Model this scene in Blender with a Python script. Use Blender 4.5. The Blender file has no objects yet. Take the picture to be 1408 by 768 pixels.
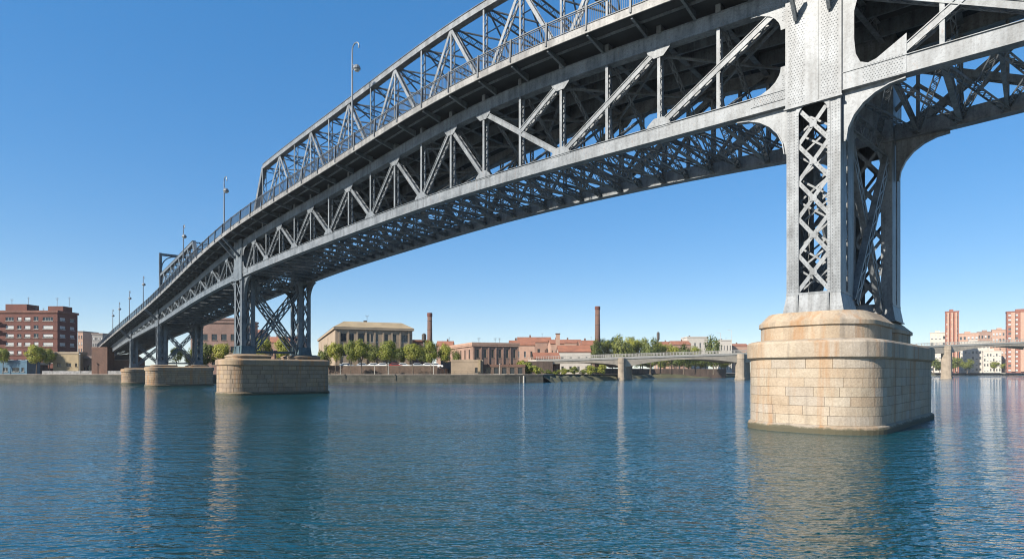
import bpy, bmesh, math, random
import numpy as np
from mathutils import Vector, Matrix

RND = random.Random(7)
SC = bpy.context.scene
COL = SC.collection
V = Vector
UP = V((0, 0, 1))
HU = 3.0                      # camera height above the water, the survey unit
FPX = 809.0                   # focal length in pixels of a 1408 wide frame
HOR = 511.0

def px_x(px, y): return (px - 704.0) / FPX * y
def px_z(py, y): return HU + (HOR - py) / FPX * y

# ------------------------------------------------------------------ materials
def new_mat(name):
    m = bpy.data.materials.new(name); m.use_nodes = True
    nt = m.node_tree; b = nt.nodes['Principled BSDF']
    return m, nt, b
def N(nt, kind, **kw):
    n = nt.nodes.new(kind)
    for k, v in kw.items():
        if k in n.inputs: n.inputs[k].default_value = v
        else: setattr(n, k, v)
    return n
def L(nt, a, b): nt.links.new(a, b)
def ramp(nt, fac, stops):
    r = nt.nodes.new('ShaderNodeValToRGB')
    el = r.color_ramp.elements
    while len(el) < len(stops): el.new(0.5)
    for e, (p, c) in zip(el, stops):
        e.position = p; e.color = c if len(c) == 4 else (*c, 1)
    L(nt, fac, r.inputs['Fac']); return r
def mix(nt, fac, a, b, blend='MIX'):
    n = nt.nodes.new('ShaderNodeMix'); n.data_type = 'RGBA'; n.blend_type = blend
    def put(sock, v):
        if hasattr(v, 'is_output'): L(nt, v, sock)
        elif isinstance(v, (int, float)): sock.default_value = v
        else: sock.default_value = (*v, 1) if len(v) == 3 else v
    put(n.inputs['Factor'], fac); put(n.inputs['A'], a); put(n.inputs['B'], b)
    return n.outputs['Result']
def mapped(nt, scale):
    g = nt.nodes.new('ShaderNodeNewGeometry')
    mp = nt.nodes.new('ShaderNodeMapping'); mp.inputs['Scale'].default_value = scale
    L(nt, g.outputs['Position'], mp.inputs['Vector']); return mp.outputs['Vector']
def noise(nt, vec, scale, detail=4, rough=0.55):
    n = N(nt, 'ShaderNodeTexNoise'); n.inputs['Scale'].default_value = scale
    n.inputs['Detail'].default_value = detail; n.inputs['Roughness'].default_value = rough
    if vec is not None: L(nt, vec, n.inputs['Vector'])
    return n.outputs['Fac']
def bump(nt, b, h, strength, dist):
    n = N(nt, 'ShaderNodeBump'); n.inputs['Strength'].default_value = strength
    n.inputs['Distance'].default_value = dist
    L(nt, h, n.inputs['Height']); L(nt, n.outputs['Normal'], b.inputs['Normal'])

def dim(c, k): return tuple(x * k for x in c)
def weathered(name, light, dark, rust=(0.16, 0.085, 0.045), rust_at=0.625, rough=0.5, fine=8.0):
    m, nt, b = new_mat(name); light = dim(light, 0.45); dark = dim(dark, 0.35); rust = dim(rust, 0.65)
    p1 = mapped(nt, (1, 1, 1)); p2 = mapped(nt, (2.2, 2.2, 0.22))
    a = noise(nt, p1, 0.8, 6, 0.65); s = noise(nt, p2, 1.4, 5, 0.6); f = noise(nt, p1, fine, 5, 0.7)
    r1 = ramp(nt, a, [(0.36, dark), (0.6, light)])
    r2 = ramp(nt, s, [(0.36, (0.50, 0.49, 0.48)), (0.56, (1, 1, 1))])
    c = mix(nt, 0.75, r1.outputs['Color'], r2.outputs['Color'], 'MULTIPLY')
    r3 = ramp(nt, f, [(0.36, (0.50, 0.50, 0.51)), (0.50, (1.02, 1.02, 1.02))])
    c = mix(nt, 0.7, c, r3.outputs['Color'], 'MULTIPLY')
    ad = N(nt, 'ShaderNodeMath', operation='ADD'); L(nt, f, ad.inputs[0]); L(nt, s, ad.inputs[1])
    hf = N(nt, 'ShaderNodeMath', operation='MULTIPLY'); L(nt, ad.outputs[0], hf.inputs[0]); hf.inputs[1].default_value = 0.5
    r4 = ramp(nt, hf.outputs[0], [(rust_at - 0.06, (0, 0, 0)), (rust_at + 0.05, (0.8, 0.8, 0.8))])
    c = mix(nt, r4.outputs['Color'], c, rust)
    L(nt, c, b.inputs['Base Color']); b.inputs['Roughness'].default_value = rough
    bump(nt, b, f, 0.35, 0.02)
    return m

def plain(name, col, rough=0.8, var=0.25, scale=0.7, fine=6.0, metallic=0.0, bs=0.2):
    m, nt, b = new_mat(name)
    col = dim(col, 0.66)
    p = mapped(nt, (1, 1, 1)); a = noise(nt, p, scale, 5, 0.6); f = noise(nt, p, fine, 4, 0.6)
    d = tuple(x * (1 - var) for x in col); l = tuple(min(1, x * (1 + var * 0.7)) for x in col)
    r = ramp(nt, a, [(0.3, d), (0.7, l)])
    r3 = ramp(nt, f, [(0.3, (0.8, 0.8, 0.8)), (0.65, (1, 1, 1))])
    c = mix(nt, 0.7, r.outputs['Color'], r3.outputs['Color'], 'MULTIPLY')
    L(nt, c, b.inputs['Base Color']); b.inputs['Roughness'].default_value = rough
    b.inputs['Metallic'].default_value = metallic
    if bs: bump(nt, b, f, bs, 0.03)
    return m

def brickwork(name, c1, c2, mortar, bw=0.5, bh=0.16, stain=0.4):
    m, nt, b = new_mat(name); c1 = dim(c1, 0.62); c2 = dim(c2, 0.62); mortar = dim(mortar, 0.68)
    g = nt.nodes.new('ShaderNodeTexCoord'); sep = nt.nodes.new('ShaderNodeSeparateXYZ')
    L(nt, g.outputs['Object'], sep.inputs[0])
    ad = N(nt, 'ShaderNodeMath', operation='ADD'); L(nt, sep.outputs['X'], ad.inputs[0]); L(nt, sep.outputs['Y'], ad.inputs[1])
    cm = nt.nodes.new('ShaderNodeCombineXYZ'); L(nt, ad.outputs[0], cm.inputs['X']); L(nt, sep.outputs['Z'], cm.inputs['Y'])
    t = N(nt, 'ShaderNodeTexBrick'); L(nt, cm.outputs[0], t.inputs['Vector'])
    t.inputs['Scale'].default_value = 1.0; t.inputs['Brick Width'].default_value = bw; t.inputs['Row Height'].default_value = bh
    t.inputs['Mortar Size'].default_value = 0.014
    t.inputs['Color1'].default_value = (*c1, 1); t.inputs['Color2'].default_value = (*c2, 1); t.inputs['Mortar'].default_value = (*mortar, 1)
    a = noise(nt, mapped(nt, (1, 1, 0.35)), 0.45, 6, 0.65)
    r = ramp(nt, a, [(0.34, (1 - stain,) * 3), (0.62, (1.08, 1.05, 1.02))])
    c = mix(nt, 0.85, t.outputs['Color'], r.outputs['Color'], 'MULTIPLY')
    L(nt, c, b.inputs['Base Color']); b.inputs['Roughness'].default_value = 0.9
    bump(nt, b, t.outputs['Fac'], -0.4, 0.02)
    return m

def stone_block_mat(name, tint=(1, 1, 1), dirt=1.0):
    m, nt, b = new_mat(name)
    at = N(nt, 'ShaderNodeAttribute', attribute_name='Col')
    p = mapped(nt, (1, 1, 1)); ps = mapped(nt, (1.1, 1.1, 0.09))
    a = noise(nt, p, 1.1, 6, 0.65); f = noise(nt, p, 11.0, 5, 0.7); s = noise(nt, ps, 1.25, 5, 0.6)
    c = mix(nt, 1.0, at.outputs['Color'], tuple(a_ * b_ for a_, b_ in zip(tint, (0.545, 0.58, 0.625))), 'MULTIPLY')
    r1 = ramp(nt, a, [(0.3, (0.76, 0.72, 0.66)), (0.6, (1.0, 1.0, 1.0))])
    c = mix(nt, 0.8, c, r1.outputs['Color'], 'MULTIPLY')
    r2 = ramp(nt, f, [(0.3, (0.72, 0.70, 0.68)), (0.6, (1.04, 1.04, 1.04))])
    c = mix(nt, 0.75, c, r2.outputs['Color'], 'MULTIPLY')
    # rust and soot runs down the face, a shape of their own
    r3 = ramp(nt, s, [(0.53, (0, 0, 0)), (0.68, (0.72 * dirt,) * 3)])
    c = mix(nt, r3.outputs['Color'], c, (0.26, 0.135, 0.055))
    s2 = noise(nt, mapped(nt, (1.7, 1.7, 0.07)), 0.9, 4, 0.6)
    r5 = ramp(nt, s2, [(0.56, (0, 0, 0)), (0.74, (0.7 * dirt,) * 3)])
    c = mix(nt, r5.outputs['Color'], c, (0.10, 0.085, 0.07))
    # tide line of algae
    g = nt.nodes.new('ShaderNodeNewGeometry'); sp = nt.nodes.new('ShaderNodeSeparateXYZ'); L(nt, g.outputs['Position'], sp.inputs[0])
    tz = N(nt, 'ShaderNodeMath', operation='ADD'); L(nt, sp.outputs['Z'], tz.inputs[0])
    tn = N(nt, 'ShaderNodeMath', operation='MULTIPLY'); L(nt, a, tn.inputs[0]); tn.inputs[1].default_value = -0.5
    L(nt, tn.outputs[0], tz.inputs[1])
    r4 = ramp(nt, tz.outputs[0], [(0.0, (0.95, 0.95, 0.95)), (0.10, (0, 0, 0))])
    r4.color_ramp.elements[0].position = 0.0
    c = mix(nt, r4.outputs['Color'], c, (0.055, 0.05, 0.028))
    L(nt, c, b.inputs['Base Color']); b.inputs['Roughness'].default_value = 0.88
    ad = N(nt, 'ShaderNodeMath', operation='ADD'); L(nt, f, ad.inputs[0]); L(nt, a, ad.inputs[1])
    bump(nt, b, ad.outputs[0], 0.45, 0.04)
    return m

def leaf_mat(name, c1, c2):
    m, nt, b = new_mat(name)
    at = N(nt, 'ShaderNodeAttribute', attribute_name='Col')
    sp = nt.nodes.new('ShaderNodeSeparateColor'); L(nt, at.outputs['Color'], sp.inputs[0])
    oi = nt.nodes.new('ShaderNodeObjectInfo')
    c = mix(nt, sp.outputs[0], c1, c2)
    h = nt.nodes.new('ShaderNodeHueSaturation'); L(nt, c, h.inputs['Color'])
    mr = N(nt, 'ShaderNodeMapRange'); L(nt, oi.outputs['Random'], mr.inputs['Value'])
    mr.inputs['To Min'].default_value = 0.75; mr.inputs['To Max'].default_value = 1.2
    L(nt, mr.outputs[0], h.inputs['Value'])
    mr2 = N(nt, 'ShaderNodeMapRange'); L(nt, oi.outputs['Random'], mr2.inputs['Value'])
    mr2.inputs['To Min'].default_value = 0.515; mr2.inputs['To Max'].default_value = 0.49
    L(nt, mr2.outputs[0], h.inputs['Hue'])
    L(nt, h.outputs['Color'], b.inputs['Base Color']); b.inputs['Roughness'].default_value = 0.6
    tr = N(nt, 'ShaderNodeBsdfTranslucent'); L(nt, h.outputs['Color'], tr.inputs['Color'])
    ms = N(nt, 'ShaderNodeMixShader'); ms.inputs[0].default_value = 0.4
    L(nt, b.outputs[0], ms.inputs[1]); L(nt, tr.outputs[0], ms.inputs[2])
    L(nt, ms.outputs[0], nt.nodes['Material Output'].inputs['Surface'])
    return m

def glass_mat(name, col=(0.02, 0.025, 0.03), rough=0.08):
    m, nt, b = new_mat(name)
    b.inputs['Base Color'].default_value = (*col, 1); b.inputs['Roughness'].default_value = rough
    return m

M = {}
M['steel'] = weathered('weathered_steel_paint', (0.385, 0.42, 0.45), (0.29, 0.325, 0.355))
M['steel_blue'] = weathered('weathered_blue_grey_paint', (0.31, 0.355, 0.39), (0.225, 0.265, 0.30))
M['steel_pale'] = weathered('chalky_pale_steel_paint', (0.43, 0.46, 0.485), (0.345, 0.375, 0.40), rust_at=0.7)
M['shoe_blue'] = weathered('teal_shoe_paint', (0.16, 0.25, 0.29), (0.10, 0.17, 0.21))
M['rail'] = weathered('rail_paint', (0.20, 0.23, 0.26), (0.13, 0.15, 0.175))
M['soffit'] = plain('dark_deck_underside', (0.045, 0.048, 0.052), 0.85, 0.3)  # one dark base colour for the whole deck slab
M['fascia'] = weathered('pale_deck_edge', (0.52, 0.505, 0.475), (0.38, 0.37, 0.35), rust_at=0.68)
M['asphalt'] = plain('asphalt', (0.055, 0.055, 0.056), 0.9)
M['stone'] = stone_block_mat('warm_granite_blocks')
M['stone_b'] = stone_block_mat('grimy_granite_blocks', (0.95, 0.86, 0.76), 1.25)
M['mortar'] = plain('dark_mortar', (0.17, 0.125, 0.08), 0.95)
M['iron'] = plain('galvanised_lamp_post', (0.23, 0.25, 0.27), 0.45, 0.15)
M['lamp'] = plain('lamp_lens', (0.62, 0.62, 0.58), 0.2, 0.05, bs=0)
M['glass'] = glass_mat('window_glass')
M['frame_w'] = plain('white_window_frame', (0.62, 0.61, 0.58), 0.6, 0.1)
M['frame_d'] = plain('dark_window_frame', (0.09, 0.075, 0.06), 0.6, 0.1)
M['blind'] = plain('pale_roller_blind', (0.60, 0.60, 0.58), 0.7, 0.12)
M['red_brick'] = brickwork('red_apartment_brick', (0.20, 0.062, 0.042), (0.165, 0.05, 0.036), (0.16, 0.09, 0.07), 0.5, 0.14, 0.25)
M['red_brick2'] = brickwork('dull_red_brick', (0.27, 0.10, 0.07), (0.21, 0.08, 0.055), (0.22, 0.15, 0.12), 0.5, 0.14, 0.35)
M['brown_brick'] = brickwork('brown_brick', (0.21, 0.105, 0.07), (0.16, 0.08, 0.055), (0.17, 0.12, 0.095), 0.45, 0.14, 0.4)
M['old_brick'] = brickwork('stained_old_brick', (0.21, 0.14, 0.10), (0.15, 0.10, 0.075), (0.16, 0.13, 0.105), 0.5, 0.16, 0.55)
M['tower_brick'] = brickwork('tower_brick', (0.37, 0.135, 0.09), (0.32, 0.115, 0.075), (0.33, 0.2, 0.15), 0.6, 0.2, 0.15)
M['pink'] = plain('pink_stucco', (0.40, 0.25, 0.185), 0.9, 0.22, 0.25, 1.5)
M['pink2'] = plain('dusty_rose_stucco', (0.30, 0.19, 0.155), 0.9, 0.22, 0.25, 1.5)
M['cream'] = plain('cream_sandstone', (0.43, 0.33, 0.23), 0.9, 0.2, 0.25, 1.5)
M['cream_trim'] = plain('cream_trim', (0.46, 0.36, 0.25), 0.9, 0.15, 0.3)
M['yellow'] = plain('ochre_render', (0.44, 0.34, 0.20), 0.9, 0.2)
M['white'] = plain('off_white_render', (0.66, 0.60, 0.52), 0.85, 0.1)
M['salmon'] = plain('salmon_render', (0.56, 0.35, 0.25), 0.85, 0.12)
M['grey'] = plain('grey_render', (0.33, 0.31, 0.29), 0.9, 0.2)
M['tile'] = plain('terracotta_tiles', (0.37, 0.145, 0.075), 0.85, 0.3, 0.4, 2.5)
M['roof_tan'] = plain('tan_roof_sheet', (0.45, 0.34, 0.20), 0.85, 0.2, 0.3)
M['roof_grey'] = plain('grey_roof', (0.28, 0.22, 0.19), 0.85, 0.2)
M['blue_shop'] = plain('blue_shop_panel', (0.07, 0.17, 0.25), 0.5, 0.2)
M['concrete'] = plain('concrete', (0.50, 0.43, 0.34), 0.9, 0.2, 0.3, 1.2)
M['pier_concrete'] = plain('stained_pier_concrete', (0.38, 0.31, 0.235), 0.9, 0.3, 0.5, 1.5)
M['concrete_w'] = plain('pale_concrete', (0.58, 0.54, 0.47), 0.9, 0.12, 0.3, 1.2)
M['quay'] = brickwork('mossy_quay_stone', (0.15, 0.14, 0.115), (0.09, 0.092, 0.07), (0.045, 0.045, 0.035), 1.4, 0.5, 0.55)
M['coping'] = plain('quay_coping', (0.40, 0.35, 0.29), 0.9, 0.25)
M['ground'] = plain('dusty_quay_ground', (0.23, 0.19, 0.145), 0.95, 0.3, 0.1, 1.0)
M['scrub'] = plain('scrub_earth', (0.12, 0.115, 0.055), 0.95, 0.35, 0.15, 1.0)
M['bark'] = plain('tree_bark', (0.16, 0.125, 0.09), 0.95, 0.3, 1.5)
M['leaf'] = leaf_mat('plane_leaves', (0.16, 0.185, 0.022), (0.32, 0.315, 0.042))
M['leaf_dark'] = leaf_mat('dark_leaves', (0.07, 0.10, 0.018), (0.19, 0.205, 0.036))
M['graffiti'] = plain('mottled_parapet', (0.36, 0.35, 0.34), 0.9, 0.45, 1.2, 3.0)
M['car_w'] = glass_mat('white_car_paint', (0.72, 0.72, 0.70), 0.25)
M['car_g'] = glass_mat('silver_car_paint', (0.36, 0.38, 0.40), 0.25)
M['car_r'] = glass_mat('dark_red_car_paint', (0.22, 0.03, 0.025), 0.25)
M['rubber'] = glass_mat('tyre_rubber', (0.02, 0.02, 0.02), 0.9)

# ------------------------------------------------------------------ mesh builder
class MB:
    def __init__(s): s.v = []; s.f = []; s.m = []; s.c = []; s.mats = []; s.hascol = False
    def mi(s, mat):
        if mat not in s.mats: s.mats.append(mat)
        return s.mats.index(mat)
    def add(s, vs, fs, mat=None, col=None):
        b = len(s.v); s.v.extend([tuple(p) for p in vs])
        i = s.mi(mat) if mat is not None else 0
        for f in fs: s.f.append(tuple(b + k for k in f)); s.m.append(i); s.c.append(col)
        if col is not None: s.hascol = True
    def hexa(s, P, mat=None, col=None):
        # P: bottom ring of four, top ring of four
        s.add(P, [(3, 2, 1, 0), (4, 5, 6, 7), (0, 1, 5, 4), (1, 2, 6, 5), (2, 3, 7, 6), (3, 0, 4, 7)], mat, col)
    def box(s, c, sx, sy, sz, mat=None, X=V((1, 0, 0)), Y=V((0, 1, 0)), Z=UP, col=None):
        c = V(c); P = []
        for k in (-.5, .5):
            for a, b in ((-.5, -.5), (.5, -.5), (.5, .5), (-.5, .5)):
                P.append(c + X * (a * sx) + Y * (b * sy) + Z * (k * sz))
        s.hexa(P, mat, col)
    def beam(s, p, q, w, h, up=UP, mat=None, w2=None, h2=None):
        p = V(p); q = V(q); d = q - p
        if d.length < 1e-6: return
        d.normalize(); side = d.cross(up)
        if side.length < 1e-4: side = d.cross(V((1, 0, 0)))
        side.normalize(); u = side.cross(d); w2 = w2 or w; h2 = h2 or h
        P = [p + side * (a * w / 2) + u * (b * h / 2) for a, b in ((-1, -1), (1, -1), (1, 1), (-1, 1))]
        P += [q + side * (a * w2 / 2) + u * (b * h2 / 2) for a, b in ((-1, -1), (1, -1), (1, 1), (-1, 1))]
        s.hexa(P, mat)
    def laced(s, p, q, sep_dir, sep, fw, t=0.03, pitch=None, bar=0.07, faces=(-1, 1), mat=None):
        # two parallel flat plates joined by zigzag lacing bars
        p = V(p); q = V(q); d = q - p; ln = d.length
        if ln < 0.05: return
        d.normalize(); sd = V(sep_dir); sd = (sd - d * sd.dot(d)).normalized(); wd = d.cross(sd).normalized()
        for k in (-1, 1):
            o = sd * (k * sep / 2)
            P = [p + o + wd * (a * fw / 2) + sd * (b * t / 2) for a, b in ((-1, -1), (1, -1), (1, 1), (-1, 1))]
            P += [x + d * ln for x in P]
            s.hexa(P, mat)
        n = max(2, int(round(ln / (pitch or sep * 1.1))))
        for fc in faces:
            o = wd * (fc * (fw / 2 - 0.012))
            for i in range(n):
                a = p + d * (ln * i / n) + sd * ((sep / 2 - t) * (1 if i % 2 else -1)) + o
                b = p + d * (ln * (i + 1) / n) + sd * ((sep / 2 - t) * (-1 if i % 2 else 1)) + o
                s.beam(a, b, bar, 0.014, wd, mat)
    def sweep(s, rings, mat=None, closed=True):
        n = len(rings[0]); vs = [p for r in rings for p in r]; fs = []
        for i in range(len(rings) - 1):
            for j in range(n if closed else n - 1):
                a = i * n + j; b = i * n + (j + 1) % n
                fs.append((a, b, b + n, a + n))
        if closed:
            fs.append(tuple(reversed(range(n)))); fs.append(tuple((len(rings) - 1) * n + j for j in range(n)))
        s.add(vs, fs, mat)
    def tube(s, pts, radii, k=8, mat=None):
        rings = []
        pts = [V(p) for p in pts]
        for i, p in enumerate(pts):
            d = (pts[min(i + 1, len(pts) - 1)] - pts[max(i - 1, 0)]).normalized()
            a = d.cross(V((0.13, 0.97, 0.21))).normalized(); b = d.cross(a)
            r = radii[i] if isinstance(radii, (list, tuple)) else radii
            rings.append([p + a * (math.cos(2 * math.pi * j / k) * r) + b * (math.sin(2 * math.pi * j / k) * r) for j in range(k)])
        s.sweep(rings, mat)
    def prism(s, poly, ext, mat=None):
        # poly: 3D points of one face (planar), ext: vector to the other face
        n = len(poly); vs = [V(p) for p in poly] + [V(p) + V(ext) for p in poly]
        fs = [tuple(range(n)), tuple(reversed(range(n, 2 * n)))]
        for i in range(n):
            j = (i + 1) % n; fs.append((i, n + i, n + j, j))
        s.add(vs, fs, mat)
    def rivet(s, c, nrm, r=0.026, h=0.016, mat=None):
        nrm = V(nrm); a = nrm.cross(UP)
        if a.length < 0.1: a = nrm.cross(V((1, 0, 0)))
        a.normalize(); b = nrm.cross(a)
        vs = [V(c) + a * (r * math.cos(k * math.pi / 3)) + b * (r * math.sin(k * math.pi / 3)) for k in range(6)]
        vs += [V(c) + nrm * h + a * (r * .5 * math.cos(k * math.pi / 3)) + b * (r * .5 * math.sin(k * math.pi / 3)) for k in range(6)]
        s.add(vs, [(k, (k + 1) % 6, 6 + (k + 1) % 6, 6 + k) for k in range(6)] + [(6, 7, 8, 9, 10, 11)], mat)
    def mesh(s, name, mat=None):
        me = bpy.data.meshes.new(name); me.from_pydata(s.v, [], s.f)
        mats = s.mats or ([mat] if mat else [])
        for m_ in mats: me.materials.append(m_)
        if s.mats: me.polygons.foreach_set('material_index', s.m)
        if s.hascol:
            ca = me.color_attributes.new('Col', 'FLOAT_COLOR', 'CORNER')
            buf = np.ones((len(me.loops), 4), 'f'); k = 0
            for f, c in zip(s.f, s.c):
                if c is not None: buf[k:k + len(f), :3] = c
                k += len(f)
            ca.data.foreach_set('color', buf.ravel())
        bm = bmesh.new(); bm.from_mesh(me); bmesh.ops.recalc_face_normals(bm, faces=bm.faces); bm.to_mesh(me); bm.free()
        return me
    def build(s, name, mat=None, parent=None, smooth=False):
        o = bpy.data.objects.new(name, s.mesh(name, mat)); COL.objects.link(o)
        if parent is not None:
            o.parent = parent
        if smooth:
            for p in o.data.polygons: p.use_smooth = True
        return o

def tag(o, label=None, cat=None, group=None, kind=None):
    if label: o['label'] = label
    if cat: o['category'] = cat
    if group: o['group'] = group
    if kind: o['kind'] = kind
    return o
def empty(name, loc=(0, 0, 0), rz=0.0):
    o = bpy.data.objects.new(name, None); COL.objects.link(o); o.location = loc; o.rotation_euler.z = rz
    o.empty_display_size = 0.5
    return o
def settle(root):
    # children were modelled in world coordinates: keep them there under a root placed at its base
    bpy.context.view_layer.update()
    inv = Matrix.Translation(root.location).inverted()
    for ch in root.children: ch.matrix_parent_inverse = inv
def put(mesh, name, parent, loc=(0, 0, 0), rz=0.0):
    o = bpy.data.objects.new(name, mesh); COL.objects.link(o); o.parent = parent; o.location = loc; o.rotation_euler.z = rz
    return o

# ------------------------------------------------------------------ the bridge's alignment
class Spline:
    def __init__(s, t, y):
        t = np.array(t, float); y = np.array(y, float); n = len(t); h = np.diff(t)
        Mx = np.zeros((n, n)); r = np.zeros(n); Mx[0, 0] = Mx[-1, -1] = 1
        for i in range(1, n - 1):
            Mx[i, i - 1] = h[i - 1]; Mx[i, i] = 2 * (h[i - 1] + h[i]); Mx[i, i + 1] = h[i]
            r[i] = 3 * ((y[i + 1] - y[i]) / h[i] - (y[i] - y[i - 1]) / h[i - 1])
        s.c = np.linalg.solve(Mx, r); s.t = t; s.y = y; s.h = h
    def __call__(s, x):
        i = int(np.clip(np.searchsorted(s.t, x) - 1, 0, len(s.t) - 2)); d = x - s.t[i]
        b = (s.y[i + 1] - s.y[i]) / s.h[i] - s.h[i] * (2 * s.c[i] + s.c[i + 1]) / 3
        return float(s.y[i] + b * d + s.c[i] * d * d + (s.c[i + 1] - s.c[i]) / (3 * s.h[i]) * d ** 3)
_A = np.array([5.3, 10.3]); _B = np.array([-11.98, 26.0]); _C = np.array([-24.9, 41.5]); _D = np.array([-32.3, 50.0])
_P = [_A + (_A - _B) * 0.6, _A, _B, _C, _D, _D + (_D - _C) * 1.6]
_t = [0.0]
for i in range(1, 6): _t.append(_t[-1] + float(np.linalg.norm(_P[i] - _P[i - 1])))
_t = [a - _t[1] for a in _t]
SX = Spline(_t, [p[0] for p in _P]); SY = Spline(_t, [p[1] for p in _P])
SA, SB, SCC, SD = _t[1], _t[2], _t[3], _t[4]
ZB = Spline([-14, -3, 3, 9, 14.5, 23, 42.3, 54.6, 63, 75], [4.60, 4.72, 4.78, 4.77, 4.53, 4.13, 3.34, 2.74, 2.15, 1.2])
DZ = Spline([-14, 0, 8, 13.5, 22.5, 31, 38, 44, 55, 63, 75], [2.25, 2.25, 2.46, 2.12, 1.76, 1.36, 1.24, 1.18, 0.93, 0.86, 0.86])
WW = Spline([-14, -3, -0.3, 2, 5, 9, 14, 19, 23.1, 43, 55, 75], [2.65, 2.85, 3.1, 2.88, 2.72, 2.72, 2.72, 2.72, 2.86, 2.6, 2.5, 2.45])
def tan(s):
    e = 0.05; d = V((SX(s + e) - SX(s - e), SY(s + e) - SY(s - e), 0)); return d.normalized()
def nor(s): t = tan(s); return V((t.y, -t.x, 0))
def base(s, off): # off in metres from the near girder towards the far one
    n = nor(s); return V((SX(s) * HU, SY(s) * HU, 0)) + n * off
def W(s): return WW(s) * HU
def zb(s): return HU + ZB(s) * HU
def zd(s): return HU + (ZB(s) + DZ(s)) * HU      # deck underside
DECK_T = 0.34
def zt(s): return zd(s) - 0.50                   # top of the lower truss
def pt(s, off, z): p = base(s, off); p.z = z; return p
OVER = 2.25                                       # footway overhang
# ------------------------------------------------------------------ truss spans
CH = 0.90; CW = 0.50          # chord height and width

def chord(mb, stations, off_f, z0_f, h, w=CW, lip=0.07, mat=None):
    for (ww, a, b) in ((w, 0.035, h - 0.035), (w + 2 * lip, h - 0.035, h), (w + 2 * lip, 0.0, 0.035)):
        rings = []
        for s in stations:
            n = nor(s); z = z0_f(s); o = off_f(s); p = base(s, o)
            rings.append([p + n * (-ww / 2) + UP * (z + a), p + n * (ww / 2) + UP * (z + a),
                          p + n * (ww / 2) + UP * (z + b), p + n * (-ww / 2) + UP * (z + b)])
        mb.sweep(rings, mat)

def frange(a, b, n): return [a + (b - a) * i / n for i in range(n + 1)]

def gusset(mb, s, off, zref, pts, out, mat=None, t=0.025):
    # flat plate on the outer face of a chord: pts are (along metres, up metres)
    n = nor(s); T = tan(s); o = base(s, off) + UP * zref + n * (out * (CW / 2 + 0.006))
    mb.prism([o + T * a + UP * b for a, b in pts], n * (out * t), mat)

def arc_pts(cx, cz, r, a0, a1, n=7):
    return [(cx + r * math.cos(math.radians(a0 + (a1 - a0) * i / n)), cz + r * math.sin(math.radians(a0 + (a1 - a0) * i / n))) for i in range(n + 1)]

def rivet_grid(mb, o, ax, ay, nrm, nx, ny, dx, dy, mat, r=0.03):
    for i in range(nx):
        for j in range(ny):
            mb.rivet(o + ax * (dx * i + (dx / 2 if j % 2 else 0)) + ay * (dy * j), nrm, r, 0.02, mat)

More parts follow.
